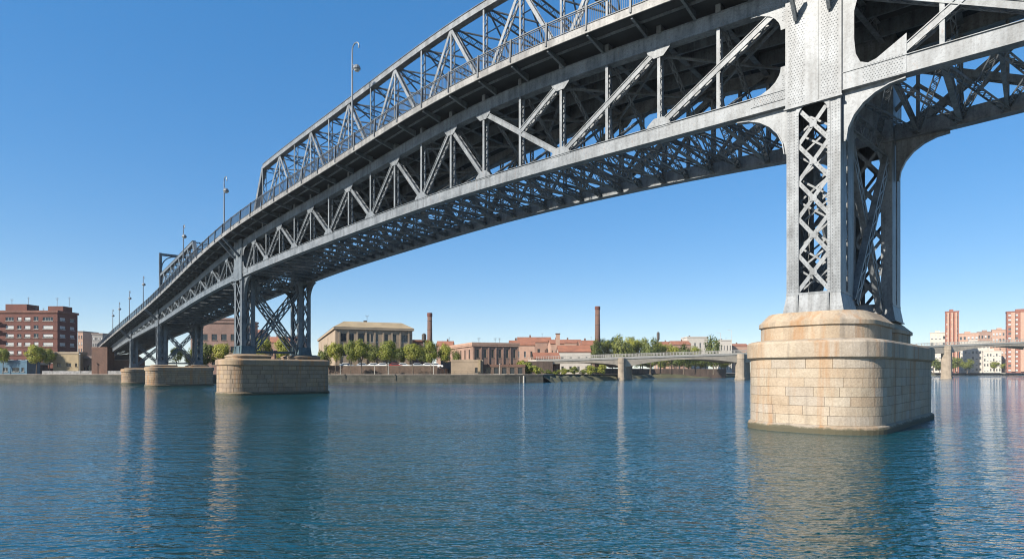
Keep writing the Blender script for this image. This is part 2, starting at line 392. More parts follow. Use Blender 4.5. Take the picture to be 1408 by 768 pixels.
def lower_truss(root, s0, s1, n, far, special, detail, sm, rich):
    offf = (lambda s: W(s)) if far else (lambda s: 0.0)
    out = 1 if far else -1
    S = frange(s0, s1, n)
    st = frange(s0, s1, n * 2)
    mb = MB(); chord(mb, st, offf, zb, CH); chord(mb, st, offf, lambda s: zt(s) - CH, CH)
    part = mb.build('side_truss', sm, root)
    def top(k): return pt(S[k], offf(S[k]), zt(S[k]) - CH)
    def bot(k): return pt(S[k], offf(S[k]), zb(S[k]) + CH)
    pv = 0.34 if detail else 0.6
    for k in range(1, n):
        m = MB(); m.laced(bot(k) - UP * 0.02, top(k) + UP * 0.02, nor(S[k]), 0.44, 0.20, 0.03, pv, 0.06)
        m.build('vertical', sm, part)
    if far and detail:
        for k in range(n):
            sh = (S[k] + S[k + 1]) / 2
            m = MB(); m.laced(pt(sh, offf(sh), zb(sh) + CH - .02), pt(sh, offf(sh), zt(sh) - CH + .02), nor(sh), 0.36, 0.16, 0.03, pv, 0.05); m.build('sub_vertical', sm, part)
            for (s_a, s_b) in ((S[k], S[k + 1]), (S[k + 1], S[k])):
                zm = (zb(sh) + zt(sh)) / 2
                m = MB(); m.laced(pt(s_a, offf(s_a) - 0.12, zb(s_a) + CH), pt(sh, offf(sh) - 0.12, zm), nor(sh), 0.26, 0.16, 0.03, pv, 0.05); m.build('sub_diagonal', sm, part)
    def diag(a, b, w=0.34):
        m = MB(); d = (b - a).normalized(); nn = nor(S[n // 2])
        m.laced(a - d * 0.05, b + d * 0.05, nn, 0.40, w, 0.035, pv * 1.2, 0.07)
        # raised flange along the outer plate
        wd = d.cross(nn).normalized(); o = nn * (out * 0.235)
        for e in (-1, 1):
            m.beam(a + o + wd * (e * (w / 2 - 0.03)), b + o + wd * (e * (w / 2 - 0.03)), 0.05, 0.06, nn)
        m.build('diagonal', sm, part)
    pairs = []
    if special == 'main':
        pairs += [('b', 2, 't', 0), ('b', 4, 't', 2), ('b', 4, 't', 6), ('m', 5, 't', 4)]
        ks = range(7, n, 2)
        for k in ks:
            pairs.append(('b', k - 1, 't', k))
            if k + 1 <= n: pairs.append(('b', k + 1, 't', k))
    elif special == 'right':
        pairs += [('b', 0, 't', 2), ('b', 2, 't', 0), ('b', 4, 't', 2), ('b', 4, 't', 6), ('b', 8, 't', 6), ('b', 8, 't', 10)]
        pairs = [p for p in pairs if p[1] <= n and p[3] <= n]
    else:
        for k in range(1, n, 2):
            pairs.append(('b', k - 1, 't', k))
            if k + 1 <= n: pairs.append(('b', k + 1, 't', k))
    for kb, b, _, t in pairs:
        p = bot(b) if kb == 'b' else (bot(b) + top(b)) * 0.5
        if kb == 'b' and b == 0 : p = pt(S[0] + (S[1] - S[0]) * (0.35 if special != 'right' else 0.55), offf(S[0]), zb(S[0]) + CH)
        if kb == 'b' and b == n: p = pt(S[n] - (S[n] - S[n - 1]) * 0.3, offf(S[n]), zb(S[n]) + CH)
        q = top(t)
        if t == 0: q = pt(S[0] + 0.12, offf(S[0]), zt(S[0]) - CH)
        diag(p, q, 0.40 if (special in ('main', 'right') and (b < 6)) else 0.30)
    # gusset plates at the nodes
    tops = sorted({p[3] for p in pairs if 0 < p[3] < n}); bots = sorted({p[1] for p in pairs if p[0] == 'b' and 0 < p[1] < n})
    g = 1.0 if detail else 0.8
    for k in tops:
        m = MB(); gusset(m, S[k], offf(S[k]), zt(S[k]) - CH, [(-0.85 * g, 0.12), (-0.75 * g, -0.16), (-0.32 * g, -0.58 * g), (0.32 * g, -0.58 * g), (0.75 * g, -0.16), (0.85 * g, 0.12)], out)
        m.build('gusset_plate', sm, part)
    for k in bots:
        m = MB(); gusset(m, S[k], offf(S[k]), zb(S[k]) + CH, [(-0.85 * g, -0.12), (-0.75 * g, 0.14), (-0.30 * g, 0.50 * g), (0.30 * g, 0.50 * g), (0.75 * g, 0.14), (0.85 * g, -0.12)], out)
        m.build('gusset_plate', sm, part)
    # big rounded end gussets where the truss meets its tower
    for (k, dr) in ((0, 1), (n, -1)):
        dr = dr if s1 > s0 else -dr
        s = S[k]; hgt = zt(s) - CH - zb(s) - CH; a = min(1.25, hgt * 0.36)
        for (zr, up) in ((zb(s) + CH, 1), (zt(s) - CH, -1)):
            L1 = a * 1.5; 
            pts = [(-0.25, -0.5), (L1, -0.5), (L1, 0.0)] + [(L1 - (L1 - 0.28) * math.sin(math.radians(q)), a * (1 - math.cos(math.radians(q)))) for q in (20, 40, 55, 70, 80, 90)] + [(0.28, a), (-0.25, a)]
            if special == 'right' and k == 0 and up == 1:
                Hh = hgt; pts = [(-0.25, -0.86), (2.75, -0.86), (2.75, 0.98), (1.5, 0.2), (1.15, 0.12), (0.82, 0.28), (0.62, 0.75), (0.55, 1.5), (0.55, Hh - 1.5), (0.72, Hh - 0.8), (1.25, Hh - 0.32), (2.3, Hh - 0.08), (4.0, Hh + 0.06), (4.0, Hh + 0.4), (-0.25, Hh + 0.4)]
            elif special == 'right' and k == 0: continue
            m = MB(); gusset(m, s, offf(s), zr, [(x * dr, z * up) for x, z in pts], out, None, 0.03)
            if rich and not far and k == 0:
                nn = nor(s); T = tan(s)
                o = base(s, offf(s)) + UP * zr + nn * (out * (CW / 2 + 0.036))
                if special == 'right':
                    if up == 1:
                        rivet_grid(m, o + T * (dr * 0.95) + UP * -0.75, T * dr, UP, nn * out, 13, 8, 0.13, 0.11, None)
                else:
                    rivet_grid(m, o + T * (dr * 0.05) + UP * (-0.44 * up), T * dr, UP * up, nn * out, 12, 4, 0.14, 0.11, None)
                    rivet_grid(m, o + T * (dr * -0.1) + UP * (0.0 * up), T * dr, UP * up, nn * out, 3, 8, 0.11, 0.11, None)
            m.build('gusset_plate', sm, part)
    return S, top, bot

def cross_work(root, S, detail, sm):
    n = len(S) - 1
    for k in range(0, n + 1):
        s = S[k]; nn = nor(s); w = W(s); T = tan(s)
        a = pt(s, 0.3, zb(s) + 0.42); b = pt(s, w - 0.3, zb(s) + 0.42)
        if 0 < k < n:
            m = MB(); m.laced(a, b, UP, 0.55, 0.26, 0.04, 0.5 if detail else 0.9, 0.06); m.build('cross_strut', sm, root)
            # deep floor beam under the deck
            m = MB(); zf = zd(s)
            m.beam(pt(s, -0.2, zf - 0.42), pt(s, w + 0.2, zf - 0.42), 0.05, 0.82)
            m.beam(pt(s, -0.2, zf - 0.81), pt(s, w + 0.2, zf - 0.81), 0.34, 0.05)
            m.build('floor_beam', M['steel_blue'], root)
            # sway frame
            lo1 = pt(s, 0.35, zb(s) + CH); hi1 = pt(s, w - 0.35, zt(s) - 0.55); lo2 = pt(s, w - 0.35, zb(s) + CH); hi2 = pt(s, 0.35, zt(s) - 0.55)
            if True:
                for (p, q, e) in ((lo1, hi1, 0.09), (lo2, hi2, -0.09)):
                    m = MB(); m.laced(p + T * e, q + T * e, T, 0.22, 0.14, 0.03, 0.4 if detail else 0.9, 0.05); m.build('sway_brace', sm, root)
            # curved knees from strut up to the chords
            for (o0, sg) in ((0.3, 1), (w - 0.3, -1)):
                pts = []
                for i in range(6):
                    q = math.radians(90 * i / 5); pts.append(pt(s, o0 + sg * 1.9 * (1 - math.cos(q)), zb(s) + 0.45 + 1.9 * (1 - math.sin(q))))
                m = MB()
                for p_, q_ in zip(pts, pts[1:]): m.beam(p_, q_, 0.12, 0.10)
                m.build('curved_knee', sm, root)
        if k < n:
            s2 = S[k + 1]; sh = (s + s2) / 2
            halves = ((s, sh), (sh, s2)) if detail else ((s, s2),)
            for sa, sb in halves:
                wa = W(sa); wb = W(sb)
                for e, (o1, o2) in enumerate(((0.3, wb - 0.3), (wa - 0.3, 0.3))):
                    p = pt(sa, o1, zb(sa) + 0.14 + 0.22 * e); q = pt(sb, o2, zb(sb) + 0.14 + 0.22 * e)
                    d = (q - p).cross(UP).normalized()
                    m = MB(); m.laced(p, q, d, 0.30, 0.12, 0.03, 0.45 if detail else 0.9, 0.05); m.build('lateral_brace', sm, root)
            if detail:
                m = MB(); m.laced(pt(sh, 0.3, zb(sh) + 0.42), pt(sh, W(sh) - 0.3, zb(sh) + 0.42), UP, 0.42, 0.16, 0.03, 0.45, 0.05); m.build('cross_strut', sm, root)
            if k % 2 == 0 and k + 2 <= n:
                s3 = S[k + 2]
                p = pt(s, 0.4, zt(s) - 1.0); q = pt(s3, W(s3) - 0.4, zt(s3) - 1.0)
                m = MB(); m.beam(p, q, 0.16, 0.12); m.build('upper_lateral', sm, root)
                p = pt(s, W(s) - 0.4, zt(s) - 1.16); q = pt(s3, 0.4, zt(s3) - 1.16)
                m = MB(); m.beam(p, q, 0.16, 0.12); m.build('upper_lateral', sm, root)

def deck(root, s0, s1, nb, picket, hidden_far=False):
    st = frange(s0, s1, nb * 2)
    mb = MB(); rings = []
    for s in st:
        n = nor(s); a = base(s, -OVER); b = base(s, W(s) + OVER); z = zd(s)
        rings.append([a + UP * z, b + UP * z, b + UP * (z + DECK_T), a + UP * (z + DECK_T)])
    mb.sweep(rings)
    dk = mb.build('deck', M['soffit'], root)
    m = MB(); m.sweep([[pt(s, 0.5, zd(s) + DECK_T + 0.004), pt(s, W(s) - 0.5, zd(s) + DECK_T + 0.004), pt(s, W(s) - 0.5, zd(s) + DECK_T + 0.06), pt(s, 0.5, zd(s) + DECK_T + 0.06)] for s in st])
    m.build('roadway', M['asphalt'], dk)
    for side in (0, 1):
        m = MB()
        rr = []
        for s in st:
            n = nor(s); o = -OVER - 0.004 if side == 0 else W(s) + OVER + 0.004; e = -0.09 if side == 0 else 0.09
            z = zd(s) - 0.09; a = base(s, o); b = base(s, o + e)
            rr.append([a + UP * z, b + UP * z, b + UP * (z + DECK_T + 0.14), a + UP * (z + DECK_T + 0.14)])
        m.sweep(rr); m.build('fascia', M['fascia'], dk)
    # longitudinal stringers under the footway and road
    for o_f, dp in ((lambda s: -OVER + 1.0, 0.11), (lambda s: W(s) * 0.25, 0.95), (lambda s: W(s) * 0.5, 0.95), (lambda s: W(s) * 0.78, 0.95), (lambda s: W(s) + OVER - 0.9, 0.11)):
        m = MB(); m.sweep([[pt(s, o_f(s) - 0.07, zd(s) - dp), pt(s, o_f(s) + 0.07, zd(s) - dp), pt(s, o_f(s) + 0.07, zd(s) - 0.003), pt(s, o_f(s) - 0.07, zd(s) - 0.003)] for s in st])
        m.build('stringer', M['steel_blue'], dk)
    B = frange(s0, s1, nb)
    for side in (0, 1):
        rail = MB(); H = 1.28
        def edge(s, z): return pt(s, (-OVER - 0.02) if side == 0 else (W(s) + OVER + 0.02), zd(s) + DECK_T + z)
        for (z, hh) in ((H, 0.07), (H - 0.14, 0.03), (0.16, 0.05)):
            for a, b in zip(st, st[1:]): rail.beam(edge(a, z), edge(b, z), 0.07, hh)
        ln = (s1 - s0) * HU; cnt = int(abs(ln) / picket)
        for i in range(cnt):
            s = s0 + (s1 - s0) * (i + 0.5) / cnt
            rail.beam(edge(s, 0.16), edge(s, H - 0.14), 0.024, 0.024, tan(s))
        ro = rail.build('railing', M['rail'], root)
        for k, s in enumerate(B):
            m = MB(); m.beam(edge(s, -0.28) + nor(s) * (-.09 if side == 0 else .09), edge(s, H + 0.06) + nor(s) * (-.02 if side == 0 else .02), 0.13, 0.12, tan(s))
            m.build('railing_post', M['rail'], ro)
        # cantilever brackets carrying the footway
        for k, s in enumerate(B):
            sg = -1 if side == 0 else 1
            o1 = (-0.28) if side == 0 else (W(s) + 0.28); o2 = (-OVER + 0.05) if side == 0 else (W(s) + OVER - 0.05)
            zf = zd(s); m = MB(); T = tan(s)
            for (hw, za, zc) in ((0.02, 0.55, 0.20),):
                a0 = pt(s, o1, zf - 0.004); a1 = pt(s, o1, zf - za); c0 = pt(s, o2, zf - 0.004); c1 = pt(s, o2, zf - zc)
                m.hexa([a1 - T * hw, c1 - T * hw, c1 + T * hw, a1 + T * hw, a0 - T * hw, c0 - T * hw, c0 + T * hw, a0 + T * hw])
            m.beam(pt(s, o1, zf - 0.55), pt(s, o2, zf - 0.20), 0.16, 0.04)
            m.build('footway_bracket', M['steel_blue'], dk)
    return dk

def upper_truss(root, nodes, rise, feet, sm, apex, pitch, heavy):
    # nodes: stations of the top chord; rise(s): chord above the deck; feet: stations where the end posts land
    n = len(nodes) - 1
    def ztop(s): return zd(s) + DECK_T + rise(s)
    res = []
    for far in (0, 1):
        offf = (lambda s: W(s)) if far else (lambda s: 0.0)
        mb = MB(); st = frange(nodes[0], nodes[-1], n * 2)
        chord(mb, st, offf, lambda s: ztop(s) - 0.6, 0.6 * heavy, 0.46, 0.06)
        zk = zd(nodes[0]) + DECK_T
        for (a, f) in ((nodes[0], feet[0]), (nodes[-1], feet[1])):
            p = pt(a, offf(a), ztop(a) - 0.3); q = pt(f, offf(f), zd(f) + DECK_T)
            mb.beam(q, p, 0.46, 0.5, nor(a))
        part = mb.build('upper_truss', sm, root)
        for k in range(0, n + 1):
            s = nodes[k]
            m = MB(); m.laced(pt(s, offf(s), zd(s) + DECK_T), pt(s, offf(s), ztop(s) - 0.58), nor(s), 0.42, 0.16, 0.03, pitch, 0.05)
            m.build('vertical', sm, part)
            m = MB(); m.beam(pt(s, offf(s), zd(s) - 0.5), pt(s, offf(s), zd(s) + 0.02), 0.5, 0.3, tan(s)); m.build('bearing_post', sm, part)
        for k in range(n):
            a, b = (k, k + 1) if (k % 2 == apex) else (k + 1, k)      # a: top end
            p = pt(nodes[a], offf(nodes[a]), ztop(nodes[a]) - 0.55); q = pt(nodes[b], offf(nodes[b]), zd(nodes[b]) + DECK_T + 0.1)
            m = MB(); m.laced(q, p, nor(nodes[a]), 0.40, 0.26 * heavy, 0.035, pitch * 1.2, 0.06); m.build('diagonal', sm, part)
    for k in range(0, n + 1):
        s = nodes[k]; w = W(s)
        m = MB(); m.laced(pt(s, 0.2, ztop(s) - 0.5), pt(s, w - 0.2, ztop(s) - 0.5), UP, 0.6, 0.2, 0.03, 0.55, 0.05); m.build('overhead_strut', sm, root)
        m = MB(); zc = ztop(s) - 0.8
        for (o0, sg) in ((0.1, 1), (w - 0.1, -1)):
            m = MB(); m.beam(pt(s, o0, zc - 1.6), pt(s, o0 + sg * 1.9, zc), 0.09, 0.09); m.build('overhead_knee', sm, root)
        if k < n:
            s2 = nodes[k + 1]
            for (o1, o2, e) in ((0.2, W(s2) - 0.2, 0.0), (w - 0.2, 0.2, 0.14)):
                m = MB(); m.beam(pt(s, o1, ztop(s) - 0.3 - e), pt(s2, o2, ztop(s2) - 0.3 - e), 0.12, 0.10); m.build('overhead_lateral', sm, root)

def span(label, s0, s1, d0, d1, n, nb, special, detail, sm, picket, rich=False):
    mid = (s0 + s1) / 2; lo = base(mid, W(mid) / 2); lo.z = zb(mid)
    root = tag(empty('truss_span', lo), label, 'bridge span', 'steel spans of the truss bridge')
    for far in (0, 1):
        S, top, bot = lower_truss(root, s0, s1, n, far, special, detail, sm, rich)
    cross_work(root, S, detail, sm)
    deck(root, d0, d1, nb, picket)
    return root, S

HC = 0.43                                           # half a tower's width along the bridge, in units
main, SM = span('longest steel truss span, left of the large right pier, with a high upper truss',
                SA + HC + 0.012, SB - 0.50, SA + 0.004, SB - 0.004, 18, 22, 'main', True, M['steel'], 0.15, True)
rise = Spline([0, 7, 14, 20.7, 23], [7.0, 7.0, 7.0, 6.9, 6.8])
upper_truss(main, [SM[k] for k in range(1, 16)] + [20.7], rise, (SM[0], 21.95), M['steel_pale'], 0, 0.5, 1.0)
settle(main)
right_span, _ = span('steel truss span running out of the top right corner from the large pier',
                SA - HC - 0.012, SA - 11.4, SA - 0.004, SA - 11.4, 8, 12, 'right', True, M['steel'], 0.18, True)
settle(right_span)
second, S2 = span('steel truss span with a low pony truss above its deck, between second and third piers',
                SB + 0.50, SCC - 0.45, SB + 0.004, SCC - 0.004, 16, 20, '', False, M['steel_blue'], 0.24)
nd = frange(31.7, 42.6, 8)
upper_truss(second, nd, Spline([31, 43], [5.9, 6.5]), (30.7, 42.9), M['steel_blue'], 1, 0.9, 1.0)
pf = MB(); s = 42.95
for o in (0.0, W(s)):
    pf.beam(pt(s, o, zd(s)), pt(s, o, zd(s) + DECK_T + 11.0), 0.5, 0.5, tan(s))
pf.beam(pt(s, 0.2, zd(s) + DECK_T + 10.7), pt(s, W(s) - 0.2, zd(s) + DECK_T + 10.7), 0.4, 0.5)
for o0, sg in ((0.2, 1), (W(s) - 0.2, -1)):
    for i in range(5):
        q0 = math.radians(18 * i); q1 = math.radians(18 * (i + 1))
        pf.beam(pt(s, o0 + sg * 2.6 * (1 - math.cos(q0)), zd(s) + DECK_T + 10.5 - 2.6 * (1 - math.sin(q0))), pt(s, o0 + sg * 2.6 * (1 - math.cos(q1)), zd(s) + DECK_T + 10.5 - 2.6 * (1 - math.sin(q1))), 0.2, 0.2)
pf.build('portal_frame', M['steel_blue'], second)
settle(second)
third, S3 = span('short shallow steel truss span between the third and fourth piers',
                SCC + 0.45, SD - 0.40, SCC + 0.004, SD - 0.004, 10, 11, '', False, M['steel_blue'], 0.3)
settle(third)
approach, S4 = span('last steel truss span, running ashore past the brick shed on the far left bank',
                SD + 0.40, SD + 16.0, SD + 0.004, SD + 16.0, 14, 15, '', False, M['steel_blue'], 0.3)
settle(approach)

# ------------------------------------------------------------------ steel towers
def lattice_column(root, c, T, NN, cw, cd, z0, z1, lw, cell, sm, zplate, rich, arch, ldf=0.30):
    # c: centre at the foot (z ignored); T along the bridge, NN across it
    m = MB(); t = 0.05
    ld = cd * ldf
    for a in (-1, 1):
        for b in (-1, 1):
            # angle legs: one plate in each face
            p = V((c.x, c.y, z0)) + T * (a * (cw / 2 - lw / 2)) + NN * (b * (cd / 2 - t / 2))
            m.box(p + UP * ((z1 - z0) / 2), lw, t, z1 - z0, None, T, NN)
            p = V((c.x, c.y, z0)) + T * (a * (cw / 2 - t / 2)) + NN * (b * (cd / 2 - ld / 2 - t - 0.002))
            m.box(p + UP * ((z1 - z0) / 2), t, ld, z1 - z0, None, T, NN)
            # raised edge strip on the wide face
            p = V((c.x, c.y, z0)) + T * (a * (cw / 2 - lw + 0.07)) + NN * (b * (cd / 2 + 0.012))
            m.box(p + UP * ((zplate - z0) / 2), 0.14, 0.022, zplate - z0, None, T, NN)
            p = V((c.x, c.y, z0)) + T * (a * (cw / 2 - 0.08)) + NN * (b * (cd / 2 + 0.012))
            m.box(p + UP * ((zplate - z0) / 2), 0.16, 0.022, zplate - z0, None, T, NN)
            if rich and b == rich:
                h = z0 + 0.1
                while h < zplate - 0.1:
                    for off in (cw / 2 - lw + 0.07, cw / 2 - 0.08, cw / 2 - 0.22, cw / 2 - lw + 0.22):
                        m.rivet(V((c.x, c.y, h)) + T * (a * off) + NN * (b * (cd / 2 + (0.023 if off in (cw / 2 - lw + 0.07, cw / 2 - 0.08) else 0.0))), NN * b, 0.03, 0.018)
                    h += 0.16
    col = m.build('column', sm, root)
    # lacing on the four faces, inside the plates
    def bars(face_w, half_depth, ax, nx, inner, bw):
        for sgn in (-1, 1):
            m2 = MB(); n = max(2, int(round((zplate - z0 - 0.2) / cell))); hh = (zplate - z0 - 0.2) / n
            for i in range(n):
                za = z0 + 0.1 + hh * i; zc = za + hh
                for e, (a0, a1) in enumerate(((-1, 1), (1, -1))):
                    o = V((c.x, c.y, 0)) + nx * (sgn * (half_depth - t - 0.02 - 0.03 * e))
                    m2.beam(o + ax * (a0 * (face_w / 2 - inner)) + UP * za, o + ax * (a1 * (face_w / 2 - inner)) + UP * zc, 0.025, bw, ax)
                    if rich and sgn == rich and e == 0 and ax is T:
                        for q in range(1, 9):
                            f_ = q / 9; pp = o + ax * ((a0 + (a1 - a0) * f_) * (face_w / 2 - inner)) + UP * (za + hh * f_)
                            m2.rivet(pp + nx * (sgn * 0.0135), nx * sgn, 0.028, 0.015)
                o = V((c.x, c.y, za + hh / 2)) + nx * (sgn * (half_depth - t - 0.035))
                m2.beam(o - ax * 0.17, o + ax * 0.17, 0.09, 0.34, UP)
            if rich:
                n3 = int(n * 1.6); h3 = (zplate - z0 - 0.2) / n3
                for i in range(n3):
                    za = z0 + 0.1 + h3 * i; zc = za + h3
                    for e, (a0, a1) in enumerate(((-1, 1), (1, -1))):
                        o = V((c.x, c.y, 0)) + nx * (sgn * (half_depth - t - 0.42 - 0.03 * e))
                        m2.beam(o + ax * (a0 * (face_w / 2 - inner * 0.9)) + UP * za, o + ax * (a1 * (face_w / 2 - inner * 0.9)) + UP * zc, 0.02, 0.10, ax)
            m2.build('lacing', sm, col)
    bars(cw, cd / 2, T, NN, lw - 0.05, 0.20)
    bars(cd, cw / 2, NN, T, ld * 0.9, 0.15)
    # rounded top of the opening, then solid panel up to the deck
    m3 = MB()
    for b in (-1, 1):
        o = V((c.x, c.y, zplate)) + NN * (b * (cd / 2 + 0.004))
        m3.prism([o + T * (-cw / 2 - 0.05), o + T * (cw / 2 + 0.05), o + T * (cw / 2 + 0.05) + UP * (z1 - zplate), o + T * (-cw / 2 - 0.05) + UP * (z1 - zplate)], NN * (b * 0.05))
        r = cw / 2 - lw
        for a in (-1, 1):
            pts = [(r + 0.02, 0.0)] + [(r * math.cos(math.radians(q)) * 1.0, -r * 0.75 + r * 0.75 * math.sin(math.radians(q))) for q in (90, 75, 60, 45, 30, 15, 0)]
            pts = [(0.0, 0.0)] + [] if False else pts
            poly = [(r + 0.1, 0.0)] + [(0.25 * r + 0.75 * r * math.sin(math.radians(q)), -0.75 * r * (1 - math.cos(math.radians(q)))) for q in (0, 20, 40, 60, 75, 90)] + [(r + 0.1, -0.75 * r)]
            m3.prism([o + T * (a * x) + UP * z for x, z in poly], NN * (b * 0.045))
        m3.box(V((c.x, c.y, zplate - 0.03)) + NN * (b * (cd / 2 + 0.09)), cw + 0.2, 0.16, 0.07, None, T, NN)
        m3.box(V((c.x, c.y, (zplate + z1) / 2)) + NN * (b * (cd / 2 + 0.066)), 0.55, 0.022, z1 - zplate - 0.1, None, T, NN)
        if rich and b == rich:
            for a in (-1, 1):
                rivet_grid(m3, o + NN * (b * 0.05) + T * (a * 0.42) + UP * 0.2, T * a, UP, NN * b, 6, int((z1 - zplate - 0.9) / 0.135), 0.135, 0.135, None, 0.033)
    for a in (-1, 1):
        m3.box(V((c.x, c.y, (zplate + z1) / 2)) + T * (a * (cw / 2 + 0.014)), 0.028, cd - 0.1, z1 - zplate, None, T, NN)
    m3.build('head_panel', sm, col)
    return col

def knee(root, s, off, T, NN, c, cw, cd, zc, outsgn, along, Lk, Hk, sm, th=0.07):
    # concave knee bracket under the bottom chord, in the plane of the truss
    o = V((c.x, c.y, zc - 0.006)) + T * (along * (cw / 2 + 0.03)) - NN * (th / 2)
    Td = tan(s) * along
    pts = [(0, 0), (Lk, 0), (Lk, -0.14)]
    for q in (15, 30, 45, 60, 75, 90):
        r = math.radians(q); pts.append((Lk - (Lk - 0.16) * math.sin(r), -0.14 - (Hk - 0.14) * (1 - math.cos(r))))
    pts += [(0.16, -Hk), (0, -Hk)]
    m = MB(); f = lambda x, z: o + Td * x + UP * (z + (zb(s + along * x / HU) - zb(s)) * (1 if x > 0 else 0))
    m.prism([f(x, z) for x, z in pts], NN * th)
    e = pts[2:-2] + [pts[-2]]
    for (x0, z0), (x1, z1) in zip(e, e[1:]):
        m.beam(f(x0, z0) + NN * (th / 2), f(x1, z1) + NN * (th / 2), 0.36, 0.05, UP)
    m.build('knee_bracket', sm, root)

def tower(label, s, farvec, cw, cd, zstone, lw, cell, sm, shoe_mat, rich, xbrace, Lk, Hk):
    T = tan(s); n0 = nor(s); c1 = base(s, 0); fv = V((farvec[0], farvec[1], 0)); NN = n0
    c1 = c1 + n0 * (cd / 2 - 0.36); c2 = base(s, 0) + fv - n0 * (cd / 2 - 0.36)
    root = tag(empty('steel_tower', V((*((c1 + c2) / 2).xy, zstone))), label, 'bridge tower', 'steel towers standing on the stone piers')
    z1 = zd(s) - 0.12; zpl = zb(s) - 0.25; sh = 1.1
    for k, c in enumerate((c1, c2)):
        lattice_column(root, c, T, NN, cw, cd, zstone + sh, z1, lw, cell, sm, zpl, (-1 if rich and k == 0 else 0), True, 0.40 if rich else 0.28)
        m = MB()
        for (g, a, b) in ((0.02, sh * 0.9, sh), (0.0, 0.06, sh * 0.9), (0.22, 0.0, 0.06)):
            g2 = g + (0.16 if a == 0.06 else 0.0)
            P = []
            for (gg, z) in ((g2, a), (g, b)):
                for x, y in ((-1, -1), (1, -1), (1, 1), (-1, 1)):
                    P.append(V((c.x, c.y, zstone + z)) + T * (x * (cw / 2 + gg)) + NN * (y * (cd / 2 + 0.03 + gg * 0.5)))
            m.hexa(P)
        for x in (-1, 1):
            for y in (-1, 1):
                m.box(V((c.x, c.y, zstone + sh * 0.5)) + T * (x * (cw / 2 - lw + 0.05)) + NN * (y * (cd / 2 + 0.09)), 0.10, 0.13, sh * 0.86, None, T, NN)
        m.build('base_shoe', shoe_mat, root)
        # outrigger struts propping the footway
        sg = -1 if k == 0 else 1
        for x in (-0.62, 0.62):
            f = c + T * (x * cw / 2) + NN * (sg * (cd / 2 + 0.08)); e_ = c + T * (x * cw / 2) + NN * (sg * (cd / 2 - 0.36 + OVER + 0.25))
            m = MB(); m.beam(V((f.x, f.y, z1 - 2.3)), V((e_.x, e_.y, z1 - 0.22)), 0.16, 0.34, NN, None, 0.16, 0.2); m.build('outrigger', sm, root)
        for al in (-1, 1):
            kc = (c - NN * (cd / 2 - 0.36)) if k == 0 else (c + NN * (base(s, W(s)) - c).dot(NN))
            knee(root, s, 0, T, NN, kc, cw, cd, zb(s), -1 if k == 0 else 1, al, Lk, Hk, sm)
    # transverse beams and X bracing between the columns
    ax = (c2 - c1); d = ax.normalized(); a = c1 + d * (cd / 2 + 0.02); b = c2 - d * (cd / 2 + 0.02)
    for sg in (-1, 1):
        oT = T * (sg * (cw / 2 - 0.3))
        for (z, h) in ((zb(s) - 0.55, 1.0), (zd(s) - 0.6, 0.8)):
            m = MB(); m.laced(a + oT + UP * z, b + oT + UP * z, UP, h, 0.28, 0.05, 0.7, 0.08); m.build('cross_beam', sm, root)
        for (o0, dr) in ((a, d), (b, -d)):
            kl = min(2.0, (b - a).length * 0.28)
            m = MB(); z = zb(s) - 1.06; pts = [(0, 0), (kl, 0)] + [(kl - (kl - 0.1) * math.sin(math.radians(q)), -kl * (1 - math.cos(math.radians(q)))) for q in (20, 40, 60, 75, 90)] + [(0, -kl)]
            m.prism([o0 + oT + dr * x + UP * (z + zz) for x, zz in pts], T * 0.06); m.build('corner_plate', sm, root)
        if xbrace:
            zlo = zstone + 0.7; zhi = zb(s) - 1.4
            for (p, q, e) in ((a, b, -0.13), (b, a, 0.13)):
                m = MB(); m.laced(p + oT + UP * zlo + T * e, q + oT + UP * zhi + T * e, UP, 0.50, 0.34, 0.12, 0.6, 0.10); m.build('cross_brace', sm, root)
    m = MB(); m.beam(a + UP * (zstone + 0.35), b + UP * (zstone + 0.35), 0.5, 0.3); m.build('base_strut', shoe_mat, root)
    settle(root)
    return root

ZST = {'A': HU + 1.02 * HU, 'B': HU + 0.78 * HU, 'C': HU + 0.50 * HU, 'D': HU + 0.36 * HU}
FV = {}
FV['A'] = (2.62 * HU, 2.50 * HU)
for k, s in (('B', SB), ('C', SCC), ('D', SD)):
    n = nor(s) * W(s); FV[k] = (n.x, n.y)
tower('tall pale laced steel tower on the large stone pier at right', SA, FV['A'], 2 * HC * HU, 0.98 * HU, ZST['A'], 0.60, 2.05, M['steel_pale'], M['steel_pale'], True, True, 2.7, 2.5)
tower('laced steel tower with X bracing and teal feet on the second pier', SB, FV['B'], 0.94 * HU, 0.56 * HU, ZST['B'], 0.6, 1.9, M['steel_blue'], M['shoe_blue'], False, True, 2.2, 3.0)
tower('shorter laced steel tower on the third pier, behind the teal footed one', SCC, FV['C'], 0.84 * HU, 0.52 * HU, ZST['C'], 0.5, 1.7, M['steel_blue'], M['steel_blue'], False, True, 1.8, 2.0)
tower('smallest steel tower on the fourth pier beside the left bank', SD, FV['D'], 0.74 * HU, 0.50 * HU, ZST['D'], 0.45, 1.6, M['steel_blue'], M['steel_blue'], False, True, 1.5, 1.6)

